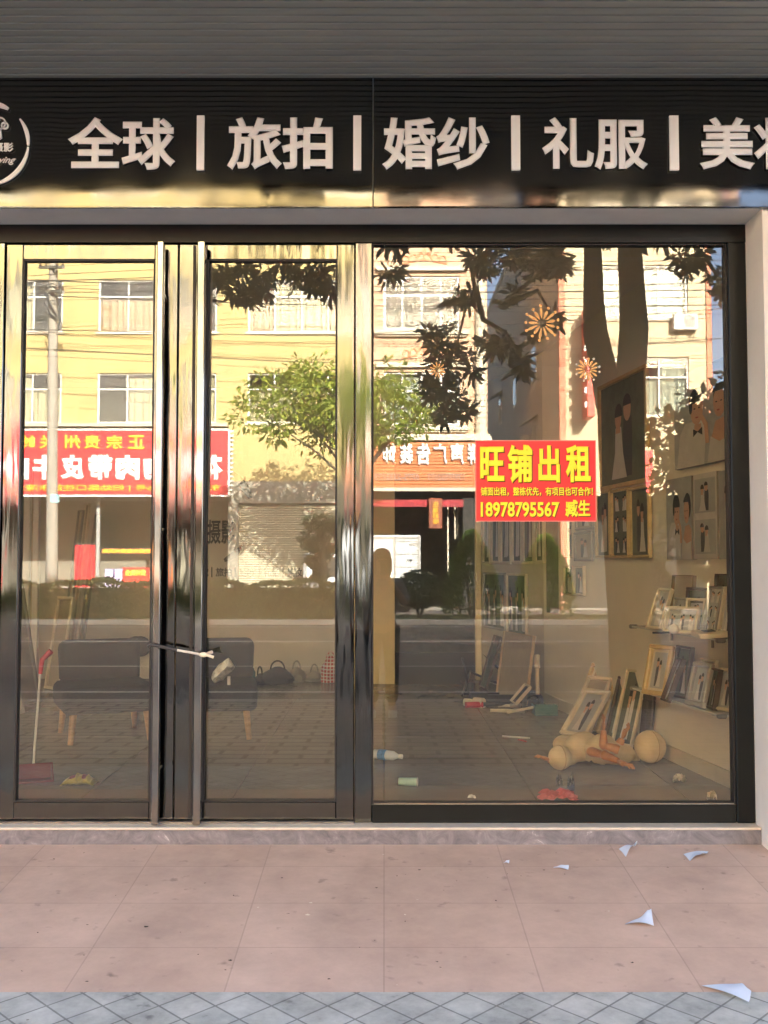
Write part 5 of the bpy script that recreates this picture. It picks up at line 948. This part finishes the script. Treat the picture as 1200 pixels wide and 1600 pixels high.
wl = [(418, 388, 395), (430, 402, 402), (440, 415, 412), (449, 428, 424), (458, 442, 436), (438, 448, 446), (470, 455, 449), (448, 463, 458), (462, 470, 470), (452, 478, 489), (515, 520, 470), (545, 560, 516), (556, 575, 560)]
for k, (ya, ym, yb) in enumerate(wl):
    D_ = PD - .5 + .12 * (k % 4); r = thing('overhead_cable', 'black overhead cable strung along the street from the concrete pole', 'cable', M(-300, ya, D_), 'black overhead cables along the street'); g = MB(); pts = []
    for i in range(25):
        t = i / 24; x = -300 + 1800 * t
        yy = ya + (ym - ya) * (t - .2) / .25 if t < .45 else ym + (yb - ym) * (t - .45) / .4
        yy += 10 * math.sin(math.pi * min(1, max(0, (t - .2) / .8))) * (.5 + .2 * (k % 3)); pts.append(M(x, yy, D_))
    g.tube(pts, .008 + .004 * (k % 3), 6); g.build('wire', M_wire, r, True)

# ---- greenery
M_leafd = leaf_mat('broad_dark_leaf', (.028, .045, .016), (.05, .075, .022), .4, .08); M_leafl = leaf_mat('bright_street_leaf', (.17, .25, .03), (.42, .46, .08), .5, .5); M_leafh = leaf_mat('hedge_leaf', (.09, .11, .03), (.16, .18, .05), .6, .3); M_leafb = leaf_mat('ball_bush_leaf', (.015, .03, .01), (.035, .06, .018), .6, .15); M_leafg = leaf_mat('yellow_green_leaf', (.12, .2, .02), (.24, .32, .04), .6, .35)
M_bark = mat('grey_brown_bark', (.09, .075, .055), .95, var=.35, scale=5, stretch=(3, 3, .8), bump=.8, bscale=25)
def leaf_quad(g, c, d, n_, L, W, mi=0):
    d = d.normalized(); s = d.cross(n_).normalized(); up = s.cross(d); g.add([c, c + d * L * .35 + s * W, c + d * L * .75 + s * W * .8, c + d * L - up * L * .12, c + d * L * .75 - s * W * .8, c + d * L * .35 - s * W], [(0, 1, 2, 3, 4, 5)], mi)
def rv(rnd): 
    while True:
        p = V((rnd.uniform(-1, 1), rnd.uniform(-1, 1), rnd.uniform(-1, 1)))
        if .05 < p.length < 1: return p
def cloud(g, rnd, c, r, n, L, W, shell=.45):
    for _ in range(n):
        q = rv(rnd); q = q.normalized() * (shell + (1 - shell) * rnd.random()) if rnd.random() < .75 else q
        p = c + V((q.x * r[0], q.y * r[1], q.z * r[2])); d = (q + rv(rnd) * .9 + V((0, 0, -.25))); leaf_quad(g, p, d, rv(rnd) + V((0, 0, .8)), L * rnd.uniform(.7, 1.25), W * rnd.uniform(.7, 1.2))
def rosette(g, rnd, c, L=.24, n=9, axis=None):
    ax = (axis or V((rnd.uniform(-.5, .5), rnd.uniform(-.5, .5), rnd.uniform(-1, .3)))).normalized(); u = ax.orthogonal().normalized(); w_ = ax.cross(u); a0 = rnd.random() * 6
    for i in range(n):
        a = a0 + 6.283 * i / n + rnd.uniform(-.2, .2); out = u * math.cos(a) + w_ * math.sin(a); d = out + ax * rnd.uniform(-.3, .5) + V((0, 0, -.35)); leaf_quad(g, c + out * .02, d, ax + V((0, 0, .4)), L * rnd.uniform(.7, 1.15), L * .14)
# the tree at the kerb before the shop, two trunks
rnd = random.Random(21); TD = 6.35; tr = thing('forked_street_tree', 'dark double trunked street tree by the shop kerb, its broad leaves overhanging', 'tree', M(972, 1100, TD))
def T(px, py, dd=0): return M(px, py, TD + dd)
bz = T(1000, 1100); base = V((bz.x, -TD, -.33)); g = MB()
g.tube([base, T(985, 940), T(975, 820), T(972, 740), T(970, 670), T(968, 620)], [.32, .26, .245, .25, .26, .25], 16)
g.tube([T(958, 660), T(945, 590), T(930, 520), T(927, 470), T(926, 400), T(922, 330), T(900, 200)], [.16, .15, .135, .115, .098, .095, .07], 14)
g.tube([T(984, 660), T(985, 590), T(990, 515), T(988, 470), T(984, 400), T(985, 330), T(1010, 150)], [.18, .165, .16, .145, .135, .125, .09], 14)
tk = g.build('trunk', M_bark, tr, True, 80)
g = MB(); brs = [[(925, 380, 0), (890, 370, -.3), (840, 430, -.2), (780, 480, -.1)], [(880, 365, 0), (800, 360, -.4), (735, 415, -.3), (742, 450, -.3), (728, 480, -.3), (715, 535, -.3)], [(742, 450, -.3), (755, 500, -.25), (790, 520, -.2), (815, 560, -.2)], [(715, 535, -.3), (700, 560, -.3), (696, 600, -.3), (697, 640, -.3)], [(880, 365, 0), (760, 330, -.2), (650, 370, 0), (622, 410, 0)], [(780, 340, -.2), (600, 300, .2), (470, 330, .3), (420, 400, .3), (360, 380, .3)], [(985, 380, 0), (1060, 360, -.2), (1100, 400, -.2), (1125, 440, -.2)], [(470, 330, .3), (490, 380, .3), (505, 420, .3)], [(780, 480, -.1), (840, 455, -.2), (866, 500, -.2)], [(985, 330, 0), (1080, 250, .5), (1200, 260, .6)], [(922, 330, 0), (800, 200, .6), (650, 190, .8)], [(900, 200, 0), (820, 60, -.5), (700, 0, -.4)], [(1010, 150, 0), (1090, 20, .4), (1180, -60, .2)], [(600, 300, .2), (380, 250, .4), (220, 270, .2)]]
for b in brs: g.tube([T(*p) for p in b], [.055 * (1 - .75 * i / (len(b) - 1)) * (.75 if b[0][0] < 800 or len(b) > 5 else 1) for i in range(len(b))], 7)
g.build('limb', M_bark, tr, True, 80)
g = MB(); spots = [(p, 3) for p in ((604, 432), (622, 425), (732, 470), (716, 468), (738, 462), (702, 468), (700, 515), (672, 520), (690, 540), (712, 545), (682, 560), (703, 580), (730, 555), (738, 575), (697, 605), (676, 615), (706, 640), (692, 655), (715, 625), (728, 640), (690, 640), (672, 600), (680, 535), (700, 560), (782, 530), (772, 545), (797, 545), (815, 560), (820, 572), (760, 530), (866, 500), (838, 520), (1122, 440), (1112, 430), (1130, 455), (1080, 410), (1072, 425), (1065, 402), (1098, 400), (1135, 420))]
spots += [((x, y), 2) for x, y in ((790, 470), (812, 450), (840, 425), (798, 455))]
spots += [((330, 470), 2), ((345, 440), 3), ((368, 462), 3), ((385, 455), 3), ((395, 470), 4), ((400, 450), 3), ((375, 440), 3), ((415, 460), 3), ((425, 440), 2), ((345, 425), 3), ((360, 425), 3), ((405, 425), 4), ((385, 420), 4), ((450, 425), 3), ((475, 430), 4), ((490, 445), 4), ((465, 440), 3), ((505, 440), 4), ((515, 455), 3), ((525, 440), 3), ((440, 415), 3), ((500, 420), 4), ((460, 415), 3)]
spots += [((rnd.uniform(735, 880), rnd.uniform(385, 425)), 2) for _ in range(30)]
for (x, y), n in spots:
    for _ in range(n): rosette(g, rnd, T(x + rnd.uniform(-5, 5), y + rnd.uniform(-6, 6), rnd.uniform(-.25, .25)), rnd.uniform(.12, .2), 9)
for _ in range(620):
    x, y = rnd.uniform(120, 1350), rnd.uniform(-120, 372); dd = rnd.uniform(-1.6, 1.8)
    if (x - 730) ** 2 / 620 ** 2 + (y - 130) ** 2 / 270 ** 2 > 1: continue
    for _ in range(2): rosette(g, rnd, T(x + rnd.uniform(-14, 14), y + rnd.uniform(-14, 14), dd), rnd.uniform(.2, .28), 8)
for _ in range(520):
    x, y = rnd.uniform(575, 1250), rnd.uniform(190, 340); dd = rnd.uniform(-.9, 1.6)
    for _ in range(2): rosette(g, rnd, T(x + rnd.uniform(-12, 12), y + rnd.uniform(-12, 12), dd), rnd.uniform(.16, .24), 8)
g.build('crown', M_leafd, tr)
def street_tree(name, label, base, crownc, rad, ht, seed, m, nclump, per, L, W, lean_=0.0):
    rnd = random.Random(seed); r = thing(name, label, 'tree', base); g = MB(); top = V((crownc.x * .25 + base.x * .75, crownc.y, crownc.z + rad[2] * .3)); mid = base.lerp(top, .5) + V((lean_, 0, 0)); g.tube([base, mid, top], [.16, .12, .05], 10)
    cl = []
    for k in range(nclump):
        q = rv(rnd); c = crownc + V((q.x * rad[0], q.y * rad[1], q.z * rad[2])); cl.append(c); s = mid.lerp(top, rnd.uniform(.1, .8)); g.tube([s, s.lerp(c, .5) + V((0, 0, .15)), c], [.045, .03, .012], 6)
    g.build('trunk', M_bark, r, True, 80); g = MB()
    for c in cl: k = rnd.uniform(.55, 1.0) * min(rad) * .55; cloud(g, rnd, c, (k * 1.25, k * 1.25, k * .75), per, L, W)
    g.build('crown', m, r); return r
c = M(527, 650, 24.0); b = M(566, 960, 24.0); b.z = -.37
street_tree('green_street_tree', 'wide bright green street tree on the verge before the yellow and peach houses', b, V((c.x, c.y, 5.75)), (2.75, 1.7, 1.15), 0, 31, M_leafl, 60, 85, .2, .042)
c = M(1100, 760, 5.9); b = V((c.x + .15, c.y, -.33))
street_tree('leafy_small_tree', 'dark leafy small tree at the right end of the near pavement', b, V((c.x + .25, c.y, 2.2)), (.8, .6, 1.05), 0, 36, M_leafd, 64, 95, .12, .036)
c = M(505, 860, 24.6); b = V((c.x, c.y, -.37))
street_tree('dark_small_tree', 'dull dark small tree standing before the roller shutter', b, V((c.x, c.y, 1.75)), (.65, .6, 1.0), 0, 34, M_leafb, 14, 150, .13, .04)
# hedge
h0, h1 = M(-420, 940, 24.4).x, M(548, 940, 24.4).x; rnd = random.Random(41); g = MB(); zt = M(300, 911, 24.4).z
for i in range(9000):
    x = rnd.uniform(h0, h1); f = rnd.random(); top = zt + .06 * math.sin(x * 2.1) + .04 * math.sin(x * 5.3)
    if f < .45: p = V((x, -24.0 - .06 * rnd.random(), rnd.uniform(-.36, top)))
    elif f < .85: p = V((x, rnd.uniform(-24.85, -24.0), top - .08 * rnd.random()))
    else: p = V((x, rnd.uniform(-24.8, -24.0), rnd.uniform(-.3, top)))
    leaf_quad(g, p, rv(rnd) + V((0, .5, .6)), rv(rnd) + V((0, .6, .5)), rnd.uniform(.09, .17), .035)
hd = thing('hedge', 'long clipped green hedge on the verge across the road', 'hedge', ((h0 + h1) / 2, -24.4, -.37)); g.build('leaves', M_leafh, hd); g = MB()
x = h0 + .2
while x < h1: g.tube([V((x, -24.4, -.37)), V((x + .05, -24.4, zt - .15))], .03, 6); x += .5
g.box(h0 + .1, h1 - .1, -24.72, -24.12, -.3, zt - .14); g.build('branches', mat('hedge_twigs', (.03, .032, .015), .9, var=.3, scale=8), hd)
def bush(label, px, top, bot, rpx, D, m, seed, n, L, W, shape='ball', stemmed=True):
    rnd = random.Random(seed); b = M(px, 965, D); b.z = -.37; zt_, zb = M(px, top, D).z, M(px, bot, D).z; rad = rpx * (D + 5) / FPX; r = thing('clipped_bush', label, 'bush', b); c = V((b.x, b.y, (zt_ + zb) / 2)); g = MB()
    for k in range(3): a = k * 2.1; g.tube([b + V((.04 * math.cos(a), .04 * math.sin(a), 0)), c + V((rad * .4 * math.cos(a), rad * .4 * math.sin(a), 0))], [.045, .025], 7)
    g.build('stem', M_bark, r, True); g = MB()
    if shape == 'ball': cloud(g, rnd, c, (rad, rad, (zt_ - zb) / 2), n, L, W, .75)
    else:
        for _ in range(n):
            t = rnd.random() ** .7; a = rnd.random() * 6.283; q = rad * (1 - (1 - t) ** 0 * t ** 2.2) * (.7 + .3 * rnd.random()) + .05; z = zb + (zt_ - zb) * t; leaf_quad(g, V((b.x + q * math.cos(a), b.y + q * math.sin(a), z)), V((math.cos(a), math.sin(a), .8)) + rv(rnd) * .6, rv(rnd), L * rnd.uniform(.7, 1.3), W)
    g.build('leaves', m, r); return r
bush('round dark clipped bush on thin stems behind the far kerb', 655, 893, 948, 35, 25.6, M_leafb, 51, 2600, .12, .035)
bush('tall tapering green bush beside the cream door post', 737, 832, 962, 42, 25.4, leaf_mat('cone_bush_leaf', (.04, .08, .015), (.11, .17, .03), .6, .3), 52, 3000, .13, .035, 'cone')
bush('yellow green bush before the alley mouth, tall and pointed', 852, 838, 962, 44, 25.5, M_leafg, 53, 3000, .13, .035, 'cone')
bush('dark bush at the right before the pale tiled block', 1010, 860, 962, 50, 25.4, M_leafb, 54, 2400, .13, .035, 'cone')
bush('dark low bush right of the mullion before the truck', 560, 905, 962, 30, 25.8, M_leafb, 55, 1500, .12, .035)

# ---- box truck
TDk = 28.6; tb = M(610, 960, TDk); tb.z = ZG; tk_ = thing('box_truck', 'small white box truck parked before the dark shop entrance', 'truck', tb)
p, q = M(545, 930, TDk), M(657, 836, TDk); ty = -TDk; M_trk = mat('white_truck_panel', (.55, .56, .56), .45, var=.05)
g = MB(); g.box(p.x, q.x, ty - 1.7, ty, ZG + .75, q.z, bev=.03); g.build('cargo_box', M_trk, tk_)
g = MB(); zz0 = ZG + .8
for xx in (q.x - .06, M(617, 900, TDk).x): g.box(xx - .03, xx + .03, ty + .001, ty + .03, zz0, q.z - .05)
g.box(p.x + .05, q.x - .1, ty + .001, ty + .02, q.z - .12, q.z - .07); g.build('door_bar', M_greyf, tk_)
g = MB()
for py in (846, 866, 886): z = M(640, py, TDk).z; g.box(M(619, py, TDk).x, q.x - .1, ty + .001, ty + .012, z - .012, z + .012)
for py in (850, 892): z = M(640, py, TDk).z; g.box(M(640, py, TDk).x, q.x - .02, ty + .0125, ty + .04, z - .03, z + .03)
g.build('hinge_strip', M_greyf, tk_)
lettering('粤K', 'lettering', V((M(645, 880, TDk).x, ty + .003, M(640, 878, TDk).z)), -X, Z, .22, .1, M_dark, tk_, .02, .004, 0, n_out=Y_)
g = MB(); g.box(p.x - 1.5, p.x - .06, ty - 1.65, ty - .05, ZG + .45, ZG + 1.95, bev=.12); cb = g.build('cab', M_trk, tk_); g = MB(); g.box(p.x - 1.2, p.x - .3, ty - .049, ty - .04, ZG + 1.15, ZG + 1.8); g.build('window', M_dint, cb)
g = MB(); g.box(p.x - 1.4, q.x - .1, ty - 1.4, ty - .3, ZG + .42, ZG + .74); g.build('chassis', M_dark, tk_)
for xx in (p.x - .8, q.x - .55):
    for yy in (ty - 1.6, ty - .25): g = MB(); g.lathe(V((xx, yy, ZG + .33)), Y_, [(0, .2), (.0, .33), (.2, .33), (.2, .2)], 18); wl_ = g.build('wheel', M_seal, tk_, True); g = MB(); g.lathe(V((xx, yy + .17, ZG + .33)), Y_, [(0, .19), (.045, .16), (.05, .05)], 14); g.build('rim', M_lip, wl_, True)

# ---- the photographer, mirrored in the glass
def skin_mesh(name, joints, edges, m, parent, sub=2):
    me = bpy.data.meshes.new(name); off = OFF[parent.name]; me.from_pydata([tuple(V(j[0]) - off) for j in joints], edges, []); o = bpy.data.objects.new(name, me); COL.objects.link(o)
    sk = o.modifiers.new('skin', 'SKIN')
    for i, j in enumerate(joints): rr = j[1]; me.skin_vertices[0].data[i].radius = rr if isinstance(rr, tuple) else (rr, rr)
    me.skin_vertices[0].data[0].use_root = True; sk.use_smooth_shade = True; ss = o.modifiers.new('sub', 'SUBSURF'); ss.levels = sub; ss.render_levels = sub
    dg = bpy.context.evaluated_depsgraph_get(); nm = bpy.data.meshes.new_from_object(o.evaluated_get(dg)); nm.materials.clear(); nm.materials.append(m); nm.name = name
    bpy.data.objects.remove(o); o = bpy.data.objects.new(name, nm); COL.objects.link(o); o.parent = parent; OFF[o.name] = off
    nm.polygons.foreach_set('use_smooth', [True] * len(nm.polygons)); return o
py_ = -5.42; gz = slope(py_); per = thing('person', 'person in loose pale top standing before the window holding up a phone', 'person', (-.02, py_, gz))
H = 1.66; bx = -.02
def J(x, y, z, r): return ((bx + x, py_ + y, gz + z), r)
M_sk = mat('person_skin', (.5, .3, .2), .55, var=.04)
body = [J(0, 0, .92, .115), J(0, 0, 1.1, .11), J(0, 0, 1.27, (.14, .1)), J(0, .0, 1.38, .06), J(0, .01, 1.44, .05), J(0, .02, 1.53, (.068, .085)), J(0, .02, 1.63, (.06, .075)),
        J(.16, 0, 1.33, .05), J(.24, .06, 1.12, .042), J(.07, .27, 1.37, .032), J(.045, .3, 1.42, .026), J(-.16, 0, 1.33, .05), J(-.24, .06, 1.12, .042), J(-.07, .27, 1.37, .032), J(-.045, .3, 1.42, .026),
        J(.09, 0, .86, .085), J(.1, .02, .48, .058), J(.1, -.02, .09, .04), J(.11, .13, .045, .035), J(-.09, 0, .86, .085), J(-.1, .02, .48, .058), J(-.1, -.02, .09, .04), J(-.11, .13, .045, .035)]
ed = [(0, 1), (1, 2), (2, 3), (3, 4), (4, 5), (5, 6), (2, 7), (7, 8), (8, 9), (9, 10), (2, 11), (11, 12), (12, 13), (13, 14), (0, 15), (15, 16), (16, 17), (17, 18), (0, 19), (19, 20), (20, 21), (21, 22)]
skin_mesh('body', body, ed, M_sk, per)
M_shirt = mat('pale_cotton_top', (.3, .29, .27), .9, var=.08, scale=8); M_trs = mat('dark_trousers', (.05, .05, .055), .9, var=.1)
skin_mesh('top', [J(0, 0, .86, (.165, .14)), J(0, 0, 1.1, (.15, .13)), J(0, 0, 1.28, (.165, .115)), J(0, 0, 1.38, .075), J(.17, 0, 1.33, .07), J(.24, .05, 1.14, .06), J(.2, .12, 1.2, .05), J(-.17, 0, 1.33, .07), J(-.24, .05, 1.14, .06), J(-.2, .12, 1.2, .05)], [(0, 1), (1, 2), (2, 3), (2, 4), (4, 5), (5, 6), (2, 7), (7, 8), (8, 9)], M_shirt, per)
skin_mesh('trousers', [J(0, 0, .93, (.15, .12)), J(.09, 0, .84, .105), J(.1, .02, .48, .08), J(.1, -.02, .12, .07), J(-.09, 0, .84, .105), J(-.1, .02, .48, .08), J(-.1, -.02, .12, .07)], [(0, 1), (1, 2), (2, 3), (0, 4), (4, 5), (5, 6)], M_trs, per)
g = MB(); hc = V((bx, py_ - .005, gz + 1.575))
g.ell(hc + V((0, -.01, .035)), (.093, .105, .082), 0, 16, 10); g.ell(hc + V((-.07, -.03, -.06)), (.034, .06, .12), 0, 10, 8); g.ell(hc + V((.07, -.03, -.06)), (.034, .06, .12), 0, 10, 8); g.ell(hc + V((0, -.075, -.05)), (.085, .045, .13), 0, 12, 8); g.build('hair', mat('black_hair', (.015, .012, .01), .5, var=.2), per, True, 80)
g = MB(); fcy = py_ + .105
for s in (-1, 1): g.ell(V((bx + s * .03, fcy - .004, gz + 1.56)), (.011, .008, .008), 1, 8, 6)
g.ell(V((bx, fcy + .008, gz + 1.53)), (.012, .018, .02), 0, 8, 6); g.ell(V((bx, fcy - .004, gz + 1.49)), (.024, .008, .007), 2, 8, 6); g.build('face', [M_sk, MATS['print_dark_hair'], MATS['print_lip_red']], per, True)
for s in (-1, 1):
    g = MB(); hp = V((bx + s * .045, py_ + .3, gz + 1.42)); hand(g, hp, V((-s * .1, .35, .9)), V((-s, .2, 0)), .8); g.build('hand', M_sk, per, True)
    g = MB(); fp = V((bx + s * .105, py_ + .05, gz)); g.ell(fp + Z * .04, (.048, .13, .045), 0, 12, 8); g.box(fp.x - .045, fp.x + .045, fp.y - .12, fp.y + .12, gz + .001, gz + .016, bev=.006); g.build('shoe', M_white, per, True)
ph = thing('phone', 'dark phone held up in both hands before the face', 'phone', (0, -5.07, 1.19)); g = MB(); g.box(-.036, .036, -5.074, -5.066, 1.125, 1.272, bev=.003); g.build('phone_body', M_dark, ph); g = MB(); g.box(-.033, .033, -5.0745, -5.0741, 1.13, 1.267); g.build('screen', M_seal, ph)
